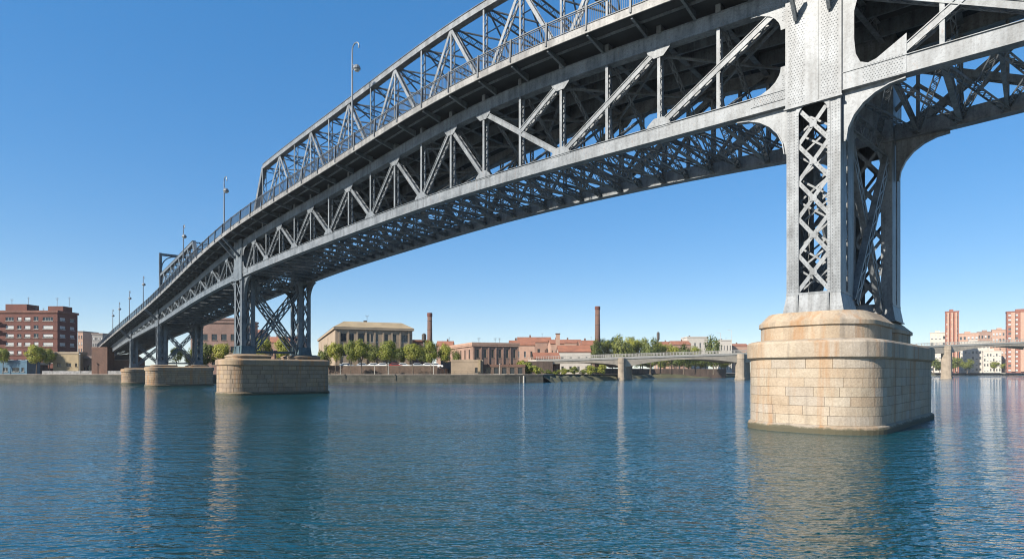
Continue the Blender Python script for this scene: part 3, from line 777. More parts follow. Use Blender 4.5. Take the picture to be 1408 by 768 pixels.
# ------------------------------------------------------------------ stone piers
def rrect(L0, L1, w, r, n=10):
    # perimeter of a rounded rectangle in (along, across), starting at the back left, counter-clockwise
    P = []
    for (cx, cy, a0) in ((L0 + r, -w / 2 + r, 180), (L1 - min(r, .6), -w / 2 + min(r, .6), 270), (L1 - min(r, .6), w / 2 - min(r, .6), 0), (L0 + r, w / 2 - r, 90)):
        rr = r if cx == L0 + r else min(r, .6)
        for i in range(n + 1):
            q = math.radians(a0 + 90 * i / n); P.append((cx + rr * math.cos(q), cy + rr * math.sin(q)))
    return P
class Loop:
    def __init__(s, P):
        s.P = P; s.cum = [0.0]
        for i in range(len(P)): 
            a = P[i]; b = P[(i + 1) % len(P)]; s.cum.append(s.cum[-1] + math.hypot(b[0] - a[0], b[1] - a[1]))
        s.len = s.cum[-1]
    def at(s, u):
        u %= s.len; lo = 0
        i = int(np.searchsorted(s.cum, u, side='right') - 1); i = min(i, len(s.P) - 1)
        a = s.P[i]; b = s.P[(i + 1) % len(s.P)]; h = s.cum[i + 1] - s.cum[i]; f = (u - s.cum[i]) / h if h > 1e-9 else 0
        t = ((b[0] - a[0]) / h, (b[1] - a[1]) / h) if h > 1e-9 else (1, 0)
        return (a[0] + (b[0] - a[0]) * f, a[1] + (b[1] - a[1]) * f), (t[1], -t[0])
def block_wall(mb, fr, shape_at, z0, z1, courses, blen, rnd, mat, mort, palette, gap=0.016, depth=0.025):
    # rings of separate dressed blocks; shape_at(z) -> Loop
    hh = (z1 - z0) / courses
    lp = shape_at((z0 + z1) / 2)
    ring = [[fr(*[c for c in lp_.at(u)[0]], z) for u in np.linspace(0, lp_.len, 97)[:-1]] for lp_, z in ((shape_at(z0), z0), (shape_at(z1), z1))]
    # recessed mortar backing
    rings = []
    for z in (z0, z1):
        l_ = shape_at(z); rr = []
        for u in np.linspace(0, l_.len, 161)[:-1]:
            (x, y), (nx, ny) = l_.at(u); rr.append(fr(x - nx * depth, y - ny * depth, z))
        rings.append(rr)
    mb.sweep(rings, mort)
    for c in range(courses):
        za = z0 + hh * c + gap / 2; zc = z0 + hh * (c + 1) - gap / 2
        la = shape_at(za); lc = shape_at(zc)
        u = rnd.uniform(0, blen); start = u; end = u + la.len
        while u < end - 0.02:
            ln = blen * rnd.choice((0.75, 0.9, 1.0, 1.15, 1.3, 0.6)); 
            if end - (u + ln) < blen * 0.5: ln = end - u
            a = u + gap / 2; b = u + ln - gap / 2; n = max(1, int((b - a) / 0.22)); prj = rnd.uniform(-0.006, 0.008)
            base_c = rnd.choice(palette); k = rnd.uniform(0.95, 1.04); colr = tuple(x * k for x in base_c)
            f0 = []; f1 = []; b0 = []; b1 = []
            for i in range(n + 1):
                uu = a + (b - a) * i / n
                (x, y), (nx, ny) = la.at(uu); (x2, y2), (m2, n2) = lc.at(uu * lc.len / la.len)
                f0.append(fr(x + nx * prj, y + ny * prj, za)); f1.append(fr(x2 + m2 * prj, y2 + n2 * prj, zc))
                b0.append(fr(x - nx * depth * 1.3, y - ny * depth * 1.3, za)); b1.append(fr(x2 - m2 * depth * 1.3, y2 - n2 * depth * 1.3, zc))
            vs = f0 + f1 + b0 + b1; q = n + 1; fs = []
            for i in range(n):
                fs += [(i, i + 1, q + i + 1, q + i), (2 * q + i, i, i + 1, 2 * q + i + 1)[::-1], (q + i, q + i + 1, 3 * q + i + 1, 3 * q + i)]
            fs += [(0, q, 3 * q, 2 * q), (n, 2 * q + n, 3 * q + n, q + n)]
            mb.add(vs, fs, mat, colr); u += ln
def cap(mb, fr, lp, z, mat, col):
    n = 96; mb.add([fr(*lp.at(lp.len * i / n)[0], z) for i in range(n)], [tuple(range(n))], mat, col)
def moulding(mb, fr, L0, L1, w, r, prof, mat, col, joints, rnd, palette):
    # stone ring lofted through (outset, z), split into stones by colour
    n = 120; rings = []
    for (o, z) in prof:
        lp = Loop(rrect(L0 - o, L1 + o, w + 2 * o, max(0.1, r + o))); rings.append([fr(*lp.at(lp.len * i / n)[0], z) for i in range(n)])
    cols = []; cur = None; left = 0
    for i in range(n):
        if left <= 0:
            kk = rnd.uniform(0.9, 1.08); cur = tuple(x * kk for x in rnd.choice(palette)); left = rnd.randint(5, 9)
        cols.append(cur); left -= 1
    for a, b in zip(rings, rings[1:]):
        for j in range(n):
            k = (j + 1) % n; mb.add([a[j], a[k], b[k], b[j]], [(0, 1, 2, 3)], mat, cols[j])
    mb.add(rings[-1], [tuple(range(n))], mat, col)

PAL = [(0.59, 0.46, 0.325), (0.61, 0.475, 0.33), (0.58, 0.46, 0.34), (0.61, 0.455, 0.305), (0.59, 0.475, 0.355), (0.60, 0.44, 0.29), (0.62, 0.495, 0.355)]
PALB = [(0.50, 0.38, 0.27), (0.46, 0.37, 0.28), (0.52, 0.40, 0.27), (0.44, 0.34, 0.25)]
def pier(label, s, axis, ofs, L0, L1, w, r, ztop, zpl, courses, blen, mat, pal, seed, plw, pl1, pl2):
    rnd = random.Random(seed); a = V((axis[0], axis[1], 0)).normalized(); b = V((-a.y, a.x, 0))   # along, across
    o = base(s, 0) + V((ofs[0], ofs[1], 0))
    fr = lambda x, y, z: o + a * x + b * y + UP * z
    root = tag(empty('stone_pier', V((o.x, o.y, 0))), label, 'stone pier', 'stone piers in the river')
    mb = MB()
    corn = 0.92 if courses > 6 else 0.8
    shp = lambda z: Loop(rrect(L0, L1, w, r))
    block_wall(mb, fr, shp, 0.42, ztop - corn, courses, blen, rnd, mat, M['mortar'], pal, 0.016 if courses == 7 and w > 6.3 else 0.05)
    mb.build('shaft', None, root)
    m = MB(); moulding(m, fr, L0, L1, w, r, [(0.16, -1.2), (0.15, 0.22), (0.10, 0.34), (0.0, 0.42)], mat, pal[0], 0, rnd, [tuple(x * 0.8 for x in p) for p in pal]); m.build('footing_course', None, root)
    m = MB(); moulding(m, fr, L0, L1, w, r, [(-0.04, ztop - corn), (0.05, ztop - corn + 0.02), (0.17, ztop - corn + 0.10), (0.17, ztop - 0.12), (0.10, ztop - 0.02), (-0.06, ztop + 0.03), (-0.5, ztop + 0.10)], mat, pal[0], 0, rnd, pal); m.build('cornice', None, root)
    for (x0, x1, ww, rr, zt_) in (pl1, pl2):
        m = MB(); h = zt_ - ztop - 0.05; zz = ztop + 0.04
        m_prof = [(0.0, zz - 0.05), (0.0, zz + h * 0.50), (0.10, zz + h * 0.52), (0.10, zz + h * 0.66), (0.03, zz + h * 0.70), (-0.28, zz + h * 0.93), (-0.40, zt_)]
        moulding(m, fr, x0, x1, ww, rr, m_prof, mat, pal[1], 0, rnd, pal); m.build('plinth', None, root)
    settle(root)
ax = V((FV['A'][0], FV['A'][1], 0)).normalized()
lnA = V((FV['A'][0], FV['A'][1], 0)).length
pier('large warm stone pier at right, dressed blocks with rust runs and a rounded nose', SA, (0.69, 0.72), (0.0, 0.0), -2.3, lnA + 2.3, 6.4, 2.3, HU + 0.52 * HU, ZST['A'], 7, 1.45, M['stone'], PAL, 3, 0,
     (-1.75, 4.3, 5.5, 2.0, ZST['A']), (lnA - 3.2, lnA + 1.6, 4.4, 1.2, ZST['A'] - 0.02))
for key, s, lab, seed, l0, l1, w, zt_ in (('B', SB, 'grimy stone pier under the teal footed tower, left of the big riverside building', 5, -2.6, 2.4, 6.2, HU + 0.54 * HU),
                         ('C', SCC, 'smaller stone pier third from the right, in front of the left bank', 8, -2.4, 2.2, 5.4, HU + 0.34 * HU),
                         ('D', SD, 'farthest stone pier, its near end peeping out beside the brick shed', 9, -2.2, 2.0, 4.8, HU + 0.24 * HU)):
    fv = V((FV[key][0], FV[key][1], 0)); ln = fv.length; zst = ZST[key]
    pier(lab, s, fv.normalized(), (0, 0), l0, ln + l1, w, 2.0, zt_, zst, 6, 1.5, M['stone_b'], PALB, seed, 0,
         (-1.5, 3.2, w - 1.2, 1.0, zst), (ln - 2.6, ln + 1.5, w - 1.2, 1.0, zst))

# ------------------------------------------------------------------ lamp posts on the footway
def lamp_post(s, h, label):
    p = pt(s, -OVER + 0.35, zd(s) + DECK_T); root = tag(empty('lamp_post', p), label, 'lamp post', 'hooked lamp posts along the bridge footway')
    T = -tan(s); m = MB()
    m.tube([p, p + UP * 0.5, p + UP * 0.55, p + UP * h * 0.5, p + UP * (h - 0.7)], [0.16, 0.15, 0.10, 0.085, 0.065], 8)
    m.build('pole', M['iron'], root)
    m = MB(); q = p + UP * (h - 0.72); pts = [q]
    for i in range(9):
        r = math.radians(180 - 25 * i); pts.append(q + T * (0.55 + 0.55 * math.cos(r)) + UP * (0.25 + 0.5 * math.sin(r)))
    m.tube(pts, [0.06] * len(pts), 6); m.build('hook', M['iron'], root)
    m = MB(); z = h * 0.77
    m.beam(p + UP * z, p + UP * z + T * 0.8, 0.06, 0.06); m.beam(p + UP * (z + 0.55), p + UP * z + T * 0.7, 0.04, 0.04)
    m.build('arm', M['iron'], root)
    m = MB(); c = p + UP * (z - 0.05) + T * 0.75
    rings = []
    for zz, r in ((0.28, 0.05), (0.22, 0.2), (0.05, 0.33), (-0.12, 0.36), (-0.2, 0.3)):
        rings.append([c + V((math.cos(k * math.pi / 5) * r, math.sin(k * math.pi / 5) * r, zz)) for k in range(10)])
    m.sweep(rings); lm = m.build('lamp_head', M['iron'], root)
    m = MB(); m.sweep([[c + V((math.cos(k * math.pi / 5) * r, math.sin(k * math.pi / 5) * r, zz)) for k in range(10)] for zz, r in ((-0.2, 0.28), (-0.32, 0.2), (-0.36, 0.05))]); m.build('lens', M['lamp'], lm)
    settle(root)
ordinal = ['nearest hooked lamp post, standing against the long upper truss', 'second hooked lamp post from the camera, above the teal footed tower',
           'third hooked lamp post from the camera, behind the pony truss peak', 'fourth hooked lamp post from the camera, just left of the portal frame',
           'fifth hooked lamp post along the bridge from the camera', 'sixth hooked lamp post along the bridge from the camera',
           'seventh and farthest hooked lamp post, near the far bridge end']
def s_at_px(px):
    best = None
    for i in range(1400):
        s = i * 0.05; p = pt(s, -OVER + 0.35, 0)
        if best is None or abs(704 + FPX * p.x / p.y - px) < best[0]: best = (abs(704 + FPX * p.x / p.y - px), s)
    return best[1]
for (px, h), lab in zip(((484, 10.0), (308, 7.6), (252, 7.6), (197, 7.4), (178, 7.4), (164, 7.2), (155, 7.2)), ordinal):
    lamp_post(s_at_px(px), h, lab)
# ------------------------------------------------------------------ land
GZ = 2.2; TZ = 4.2
SHORE = [(-1200, 175), (-400, 170), (-112, 168), (-62, 160), (-2, 166), (9, 170), (14, 186), (24, 206), (38, 222), (54, 262), (70, 296), (112, 312), (230, 430), (420, 575), (1500, 640)]
mb = MB(); far = [(3000, 2900), (-3000, 2900), (-3000, 175)]
mb.add([(x, y, GZ) for x, y in SHORE + [(3000, 900)] + far], [tuple(range(len(SHORE) + 4))])
g = tag(mb.build('ground', M['ground']), kind='structure')
# scrubby slope where there is no quay wall
mb = MB(); r = random.Random(4)
sl = [(9, 170), (14, 186), (24, 206), (38, 222), (54, 262), (70, 296), (112, 312), (230, 430), (420, 575), (1500, 640)]
A0 = []; A1 = []; A2 = []
for i in range(len(sl) - 1):
    for k in range(8):
        f = k / 8; x = sl[i][0] + (sl[i + 1][0] - sl[i][0]) * f; y = sl[i][1] + (sl[i + 1][1] - sl[i][1]) * f
        dx, dy = sl[i + 1][0] - sl[i][0], sl[i + 1][1] - sl[i][1]; q = math.hypot(dx, dy); n = (dy / q, -dx / q)
        A0.append((x + n[0] * (3.2 + r.uniform(-.8, .8)), y + n[1] * 3.2, -0.3)); A1.append((x + n[0] * 1.2, y + n[1] * 1.2, 1.3 + r.uniform(-.4, .4))); A2.append((x - n[0] * 1.0, y - n[1] * 1.0, GZ + 0.02))
mb.sweep([[V(a), V(b), V(c)] for a, b, c in zip(A0, A1, A2)], closed=False)
tag(mb.build('river_bank', M['scrub']), kind='structure')

def wall_strip(name, pts, z0, z1, th, mat, cop, label, cat, copw=0.25, coph=0.22, group=None):
    root = tag(empty(name, V((*pts[len(pts) // 2], z0))), label, cat, group); m = MB(); c = MB()
    for (a, b) in zip(pts, pts[1:]):
        a = V((*a, 0)); b = V((*b, 0)); d = (b - a).normalized(); n = V((d.y, -d.x, 0))
        m.hexa([a + UP * z0, b + UP * z0, b - n * th + UP * z0, a - n * th + UP * z0, a + UP * z1, b + UP * z1, b - n * th + UP * z1, a - n * th + UP * z1])
        if cop:
            a2 = a + n * copw * 0.5; b2 = b + n * copw * 0.5
            c.hexa([p + UP * (z1 + 0.003) for p in (a2, b2, b - n * (th + copw), a - n * (th + copw))] + [p + UP * (z1 + coph) for p in (a2, b2, b - n * (th + copw), a - n * (th + copw))])
    m.build('wall_face', mat, root)
    if cop: c.build('coping', cop, root)
    settle(root); return root
wall_strip('quay_wall', [(-900, 174.9), (-400, 169.9), (-112, 167.9), (-62, 159.9)], -1, GZ - 0.05, 1.2, M['quay'], M['coping'], 'dark mossy quay wall along the left bank below the red apartments', 'quay wall')
wall_strip('quay_wall', [(-61.9, 159.9), (-2, 165.9), (9, 169.9), (13, 184)], -1, GZ - 0.05, 1.2, M['quay'], M['coping'], 'stone quay wall with pale coping below the row of round trees', 'quay wall')
wall_strip('quay_wall', [(37, 262), (54, 280), (72, 298), (112, 308)], -1, 4.6, 1.0, M['old_brick'], None, 'far stone embankment wall seen under the concrete road bridge', 'quay wall')
# terrace street behind the brick retaining wall
mb = MB(); tp = [(-64, 171.5), (-22, 173.5), (-22, 420), (-64, 420)]
mb.hexa([V((x, y, GZ - 0.5)) for x, y in tp] + [V((x, y, TZ)) for x, y in tp])
tag(mb.build('terrace_street', M['ground']), kind='structure')
wall_strip('retaining_wall', [(-64, 171.3), (-22, 173.3)], GZ - 0.1, TZ + 0.55, 0.5, M['old_brick'], M['coping'], 'long low brown brick wall behind the quayside tree trunks', 'wall', 0.12, 0.12)
wall_strip('quay_wall', [(232, 431.5), (419, 574), (900, 606), (1500, 639)], -1, 3.4, 1.0, M['concrete_w'], None, 'pale far quay wall below the city on the right bank', 'quay wall')
wall_strip('parapet_wall', [(-139, 174), (-103, 171.5)], GZ - 0.1, GZ + 1.1, 0.3, M['graffiti'], None, 'low mottled grey parapet wall on the left quay in front of the ochre house', 'wall')

# ------------------------------------------------------------------ buildings
def facade(m, o, u, w, h, ops, depth, mat):
    o = V(o); u = V(u); n = u.cross(UP)
    us = sorted({0.0, w, *[a for q in ops for a in (q[0], q[0] + q[2])]}); vs = sorted({0.0, h, *[a for q in ops for a in (q[1], q[1] + q[3])]})
    for i in range(len(us) - 1):
        for j in range(len(vs) - 1):
            cx = (us[i] + us[i + 1]) / 2; cz = (vs[j] + vs[j + 1]) / 2
            if any(q[0] < cx < q[0] + q[2] and q[1] < cz < q[1] + q[3] for q in ops): continue
            m.add([o + u * a + UP * b for a, b in ((us[i], vs[j]), (us[i + 1], vs[j]), (us[i + 1], vs[j + 1]), (us[i], vs[j + 1]))], [(0, 1, 2, 3)], mat)
    for (a, b, ww, hh) in ops:
        P = [o + u * x + UP * z for x, z in ((a, b), (a + ww, b), (a + ww, b + hh), (a, b + hh))]; Q = [p - n * depth for p in P]
        for i in range(4):
            j = (i + 1) % 4; m.add([P[i], P[j], Q[j], Q[i]], [(0, 1, 2, 3)], mat)
_wm = {}
def window_mesh(w, h, kind):
    k = (round(w, 2), round(h, 2), kind)
    if k in _wm: return _wm[k]
    m = MB(); fr = M['frame_d'] if kind in ('dark', 'void') else M['frame_w']; t = 0.08
    if kind == 'blind':
        m.box((w / 2, 0.03, h * 0.62), w - 0.04, 0.05, h * 0.76, M['blind']); m.box((w / 2, 0.06, h * 0.12), w - 0.04, 0.03, h * 0.24, M['glass'])
    else:
        m.box((w / 2, 0.06, h / 2), w - 0.02, 0.02, h - 0.02, M['glass'])
    for x in (t / 2, w - t / 2): m.box((x, 0.02, h / 2), t, 0.07, h, fr)
    for z in (t / 2, h - t / 2): m.box((w / 2, 0.02, z), w - 2 * t, 0.07, t, fr)
    if kind != 'void':
        for i in range(1, max(2, int(round(w / 0.9)))): m.box((w * i / max(2, int(round(w / 0.9))), 0.025, h / 2), 0.055, 0.05, h - 2 * t, fr)
    m.box((w / 2, -0.14, -0.06), w + 0.2, 0.26, 0.09, M['concrete_w'] if kind != 'dark' else M['cream_trim'])
    _wm[k] = m.mesh('window'); return _wm[k]
def building(name, label, cat, loc, rz, w, d, h, mat, front=(), left=(), right=(), roof='flat', roofmat=None, rh=2.0, depth=0.2, kinds=('glass',), cornice=None, seed=1, over=0.3, group=None, bands=None):
    """front/left/right: lists of openings (u, v, w, h) on the face"""
    rd = random.Random(seed); root = tag(empty(name, loc, rz), label, cat, group)
    m = MB()
    faces = (((0, 0, 0), (1, 0, 0), w, front), ((0, d, 0), (0, -1, 0), d, left), ((w, 0, 0), (0, 1, 0), d, right), ((w, d, 0), (-1, 0, 0), w, ()))
    for o, u, ln, ops in faces: facade(m, o, u, ln, h, list(ops), depth, mat)
    m.build('wall', None, root)
    for o, u, ln, ops in faces:
        u = V(u); n = u.cross(UP); a = math.atan2(u.y, u.x)
        for q in ops:
            k = rd.choice(kinds); me = window_mesh(q[2], q[3], k)
            put(me, 'window', root, V(o) + u * q[0] + UP * q[1] - n * (depth * 0.6), a)
    m = MB(); rm = roofmat or M['roof_grey']
    if roof == 'flat':
        m.box((w / 2, d / 2, h + 0.12), w + 2 * over, d + 2 * over, 0.22, rm)
        for (c, sx, sy) in (((w / 2, 0.12 - over, h + 0.46), w + 2 * over, 0.24), ((w / 2, d - 0.12 + over, h + 0.46), w + 2 * over, 0.24), ((0.12 - over, d / 2, h + 0.46), 0.24, d + 2 * over - 0.49), ((w - 0.12 + over, d / 2, h + 0.46), 0.24, d + 2 * over - 0.49)):
            m.box(c, sx, sy, 0.45, rm)
    elif roof == 'hip':
        e = over; i = min(d * 0.36, w * 0.12) ; P = [(-e, -e, h + 0.02), (w + e, -e, h + 0.02), (w + e, d + e, h + 0.02), (-e, d + e, h + 0.02)]
        Q = [(i, i, h + rh), (w - i, i, h + rh), (w - i, d - i, h + rh), (i, d - i, h + rh)]
        m.hexa([V(p) for p in P] + [V(p) for p in Q])
    else:
        e = over
        for sgn in (0, 1):
            y0 = -e if sgn == 0 else d + e
            P = [(-e, y0, h - 0.1), (w + e, y0, h - 0.1), (w + e, d / 2, h + rh), (-e, d / 2, h + rh)]
            m.hexa([V(p) for p in P] + [V(p) + UP * 0.18 for p in P])
        g_ = MB()
        for x in (0.0, w - 0.1): g_.prism([V((x, 0, h + 0.01)), V((x, d, h + 0.01)), V((x, d / 2, h + rh - 0.05))], V((0.1, 0, 0)), mat)
        g_.build('gable', None, root)
    m.build('roof', rm, root)
    if cornice:
        z, hh, pr, cm = cornice; c = MB()
        c.box((w / 2, -pr / 2 - 0.004, z), w + 2 * pr, pr, hh, cm); c.box((w / 2, d + pr / 2 + 0.004, z), w + 2 * pr, pr, hh, cm)
        c.box((-pr / 2 - 0.004, d / 2, z), pr, d, hh, cm); c.box((w + pr / 2 + 0.004, d / 2, z), pr, d, hh, cm); c.build('cornice', None, root)
    if bands:
        for z in bands:
            c = MB(); c.box((w / 2, -0.06, z), w + 0.02, 0.11, 0.16, M['red_brick2']); c.build('floor_band', None, root)
    return root
def grid(w, n, z0, rows, rh, ww, wh, m0=None, skip=()):
    m0 = m0 if m0 is not None else (w / n - ww) / 2; st = (w - 2 * m0 - ww) / max(1, n - 1)
    return [(m0 + st * i, z0 + rh * j, ww, wh) for j in range(rows) for i in range(n) if (i, j) not in skip]
def onroof(parent, name, boxes, mat):
    m = MB()
    for (c, sx, sy, sz) in boxes: m.box(c, sx, sy, sz)
    return m.build(name, mat, parent)
def antenna(parent, x, y, z, h):
    m = MB(); m.tube([V((x, y, z)), V((x, y, z + h))], 0.06, 5)
    for k in range(3): m.beam(V((x - 0.6 + 0.1 * k, y, z + h - 0.3 * k - 0.1)), V((x + 0.6 - 0.1 * k, y, z + h - 0.3 * k - 0.1)), 0.05, 0.05)
    m.build('antenna', M['iron'], parent)

# red apartment block
Y = 190.0; xl = px_x(-40, Y); xr = px_x(79, Y); wd = xr - xl; hh = px_z(429.5, Y) - GZ
ops = []
for j in range(7):
    z = 1.0 + j * 2.72
    for (u, ww, wh) in ((11.2, 2.6, 1.15), (15.0, 1.3, 1.15), (17.3, 1.9, 1.15), (20.3, 1.5, 1.3), (23.2, 3.3, 1.15)):
        if j: ops.append((u, z, ww, wh))
b = building('apartment_block', 'dark red brick apartment block at the far left, seven floors of pale shuttered windows', 'apartment building', (xl, Y, GZ), 0.0, wd, 8.8, hh, M['red_brick'], front=ops, right=[(u, 1.0 + j * 2.72, ww, 1.15) for j in range(1, 7) for (u, ww) in ((1.0, 2.4), (5.4, 2.0))], roof='flat', roofmat=M['red_brick2'], kinds=('blind', 'glass', 'blind'), seed=2, bands=[0.62 + 2.72 * j for j in range(1, 8)])
onroof(b, 'stair_head', [((xl * 0 + 12.5, 5, hh + 1.6), 7.0, 5, 2.8)], M['red_brick']); onroof(b, 'stair_head', [((25.0, 5, hh + 1.3), 5.0, 4, 2.2)], M['red_brick'])
for x, h_ in ((9, 2.4), (14.5, 3.0), (17, 1.7), (19.5, 1.5), (22, 1.8), (24, 2.8), (28, 3.0)): antenna(b, x, 5, hh + (0.5 if not 9 <= x <= 15 and x < 24 else 2.6), h_)
for j in range(1, 7):
    m = MB(); z = 0.6 + j * 2.72
    m.box((5.4, -0.75, z), 8.4, 1.5, 0.16, M['concrete_w']); m.box((5.4, -1.46, z + 0.55), 8.4, 0.07, 0.95, M['blind'] if j % 3 else M['yellow'])
    m.build('balcony', None, b)
# distant blocks right of it
def simple_block(px0, px1, pytop, Y, mat, label, rows, cols, seed, name='apartment_block', cat='apartment building', d=12, rz=0.0, roof='flat', roofmat=None, rh=3, kinds=('glass', 'blind'), group=None, wfrac=0.5, zbase=GZ, rowh=None):
    x0 = px_x(px0, Y); wd = (px_x(px1, Y) - x0) * (0.80 if rz < -0.4 else 1.0); h = px_z(pytop, Y) - zbase - (rh if roof in ('hip', 'gable') else 0.6)
    rhh = rowh or h / (rows + 0.3); cw = wd / cols
    ops = [(cw * (i + 0.5 - wfrac / 2), rhh * (j + 0.32), cw * wfrac, rhh * 0.48) for j in range(rows) for i in range(cols)]
    return building(name, label, cat, (x0, Y, zbase), rz, wd, d, h, mat, front=ops, left=[(d * 0.2, rhh * (j + 0.32), d * 0.2, rhh * 0.48) for j in range(rows)], roof=roof, roofmat=roofmat, rh=rh, kinds=kinds, seed=seed, group=group)
G_L = 'far apartment blocks behind the left bank'
simple_block(107, 114, 455, 330, M['salmon'], 'thin pale block peeping out right of the red apartments', 6, 2, 11, group=G_L)
simple_block(114.5, 126, 459, 340, M['red_brick2'], 'distant brick block with pale blinds between two paler blocks on the left bank', 6, 4, 12, group=G_L)
simple_block(126.5, 141, 458, 325, M['grey'], 'distant grey block just left of the bridge end', 6, 4, 13, group=G_L)
# low waterfront houses, left bank
Y = 179.0; x0 = px_x(73, Y); wd = px_x(108, Y) - x0; h = px_z(486.5, Y) - GZ
building('waterfront_house', 'low ochre waterfront house with three dark windows on the left bank', 'house', (x0, Y, GZ), 0, wd, 3.5, h, M['yellow'], front=[(1.2, 2.3, 1.3, 1.2), (4.1, 2.3, 1.4, 1.2), (6.7, 2.4, 0.6, 1.0)], roofmat=M['cream_trim'], kinds=('dark',), over=0.15)
x0 = px_x(-20, Y - 2); wd = px_x(37, Y - 2) - x0; h = px_z(495.5, Y - 2) - GZ
building('kiosk', 'flat blue panelled kiosk at the left edge of the quay', 'kiosk', (x0, Y - 2, GZ), 0, wd, 5, h - 0.5, M['blue_shop'], front=[(5.2, 0.9, 1.5, 1.2), (8.0, 0.9, 2.2, 1.2), (10.8, 0.9, 0.9, 1.2)], roofmat=M['blue_shop'], kinds=('glass',), over=0.1)
x0 = px_x(12, 184); wd = px_x(52, 184) - x0
building('awning_shop', 'long dim shop front with a pale awning below the red apartments', 'shop', (x0, 184, GZ), 0, wd, 4, 3.0, M['old_brick'], front=[(1, 0.3, 2.0, 2.0), (4, 0.3, 2.2, 2.0), (7, 0.3, 1.2, 2.0)], roofmat=M['concrete_w'], kinds=('dark',), over=0.5)
x0 = px_x(126, 172.5); wd = px_x(147.5, 172.5) - x0; h = px_z(480, 172.5) - GZ
building('brick_shed', 'tall plain brown brick shed where the bridge comes ashore', 'shed', (x0, 172.5, GZ), 0.0, wd, 3.0, h, M['brown_brick'], roofmat=M['brown_brick'], over=0.05)
x0 = px_x(150, 175.6); wd = px_x(176, 175.5) - x0; h = px_z(487, 175.5) - GZ
building('sloping_shed', 'low brown brick shed tucked under the far end of the bridge', 'shed', (x0, 175.6, GZ), 0.0, wd, 8, h - 1.6, M['brown_brick'], front=[(4.2, 0.2, 1.1, 2.2)], roof='gable', rh=1.5, roofmat=M['roof_grey'], kinds=('void',), over=0.1)
x0 = px_x(109, 181); wd = px_x(126, 181) - x0
building('lean_to_shed', 'dark open timber shed between the ochre house and the tall brick shed', 'shed', (x0, 181, GZ), 0.0, wd, 6, px_z(490, 181) - GZ - 0.5, M['old_brick'], front=[(0.5, 0.4, 1.3, 1.9), (2.4, 0.4, 1.1, 2.3)], roofmat=M['roof_grey'], kinds=('void',), over=0.3)

# rose building behind the bridge
Y = 205; x0 = px_x(262, Y); wd = px_x(326, Y) - x0; h = px_z(437, Y) - GZ - 0.6
building('rose_warehouse', 'dusty rose warehouse with paired dark windows, seen between the bridge towers', 'warehouse', (x0, Y, GZ), 0.05, wd, 18, h, M['pink2'], front=grid(wd, 5, 3.2, 3, 4.3, 1.9, 2.2), left=grid(18, 4, 3.2, 3, 4.3, 1.8, 2.2), roofmat=M['pink2'], kinds=('dark',), cornice=(h - 0.8, 0.5, 0.35, M['pink2']), seed=5)
# big cream building with a sheet roof
def corner_place(pc, Y, pr, pl, rz):
    c, s_ = math.cos(rz), math.sin(rz); x = px_x(pc, Y); a = (pr - 704) / FPX; b_ = (pl - 704) / FPX
    return x, (a * Y - x) / (c - a * s_), (x - b_ * Y) / (s_ + b_ * c)
Y = 180; rz = 0.38; xl, wd, dd = corner_place(461, Y, 567, 438, rz); h = px_z(449, Y) - GZ
fr = []
for i, (u, ww) in enumerate(((0.07, 1.7), (0.16, 1.8), (0.27, 2.4), (0.39, 0.8), (0.45, 0.9), (0.50, 1.0), (0.62, 1.3), (0.71, 1.8), (0.84, 2.6))):
    fr.append((u * wd, h - 4.4, ww, 2.5)); fr.append((u * wd, h - 8.8, ww, 2.4))
lf = [(dd * (0.06 + 0.19 * i), h - 6.4, 1.9, 4.4 if i % 2 else 2.6) for i in range(5)]
b = building('riverside_hall', 'big cream riverside hall with a tan sheet roof, behind the round trees', 'hall', (xl, Y, GZ), rz, wd, dd, h, M['cream'], front=fr, left=lf, roof='hip', roofmat=M['roof_tan'], rh=2.0, kinds=('dark', 'dark', 'glass', 'void'), cornice=(h - 0.35, 0.6, 0.5, M['cream_trim']), over=0.55, seed=6, depth=0.35)
for i in range(9):
    m = MB(); m.box((1.2 + i * (wd - 2.4) / 8, -0.11, h / 2), 0.5, 0.2, h - 1.4); m.build('pilaster', M['cream'], b)
onroof(b, 'roof_vent', [((wd * 0.40, 4.0, h + 1.9), 1.0, 0.8, 1.2)], M['frame_d'])
m = MB(); m.tube([V((wd * 0.43, 5, h + 2)), V((wd * 0.43, 5, h + 4.0))], 0.06, 5); m.tube([V((wd * 0.43 - 0.5, 5, h + 4.3)), V((wd * 0.43, 5, h + 3.8)), V((wd * 0.43 + 0.5, 5, h + 4.3))], 0.09, 5); m.build('antenna', M['iron'], b)
building('cream_annex', 'small cream annex at the right end of the riverside hall', 'house', (px_x(565, 206), 206, GZ), 0.3, px_x(588, 206) - px_x(565, 206), 10, px_z(467, 206) - GZ - 0.6, M['pink2'], front=[(1.0, 5.0, 1.2, 1.6), (2.9, 5.0, 1.2, 1.6)], roofmat=M['tile'], kinds=('dark',))
# pink building by the water
Y = 180; rz = 0.38; xl, wd, dd = corner_place(650, Y, 713, 606, rz); h = px_z(471, Y) - GZ - 0.5
fr = [(wd * (0.08 + 0.16 * i), h - 4.0, 0.85, 2.6) for i in range(6)] + [(wd * (0.07 + 0.24 * i), 1.3, 1.2, 2.1) for i in range(4)]
lf = [(dd * (0.05 + 0.12 * i), h - 4.4, 1.3, 2.9) for i in range(8)]
b = building('pink_warehouse', 'pink stucco riverside warehouse with tall narrow windows, right of the tree row', 'warehouse', (xl, Y, GZ), rz, wd, dd, h, M['pink'], front=fr, left=lf, roofmat=M['salmon'], kinds=('dark',), cornice=(h - 0.3, 0.4, 0.3, M['salmon']), seed=8, depth=0.3)
for i in range(7):
    m = MB(); m.box((0.35 + i * (wd - 0.7) / 6, -0.09, h / 2 - 0.2), 0.35, 0.16, h - 1.0); m.build('pilaster', M['pink'], b)
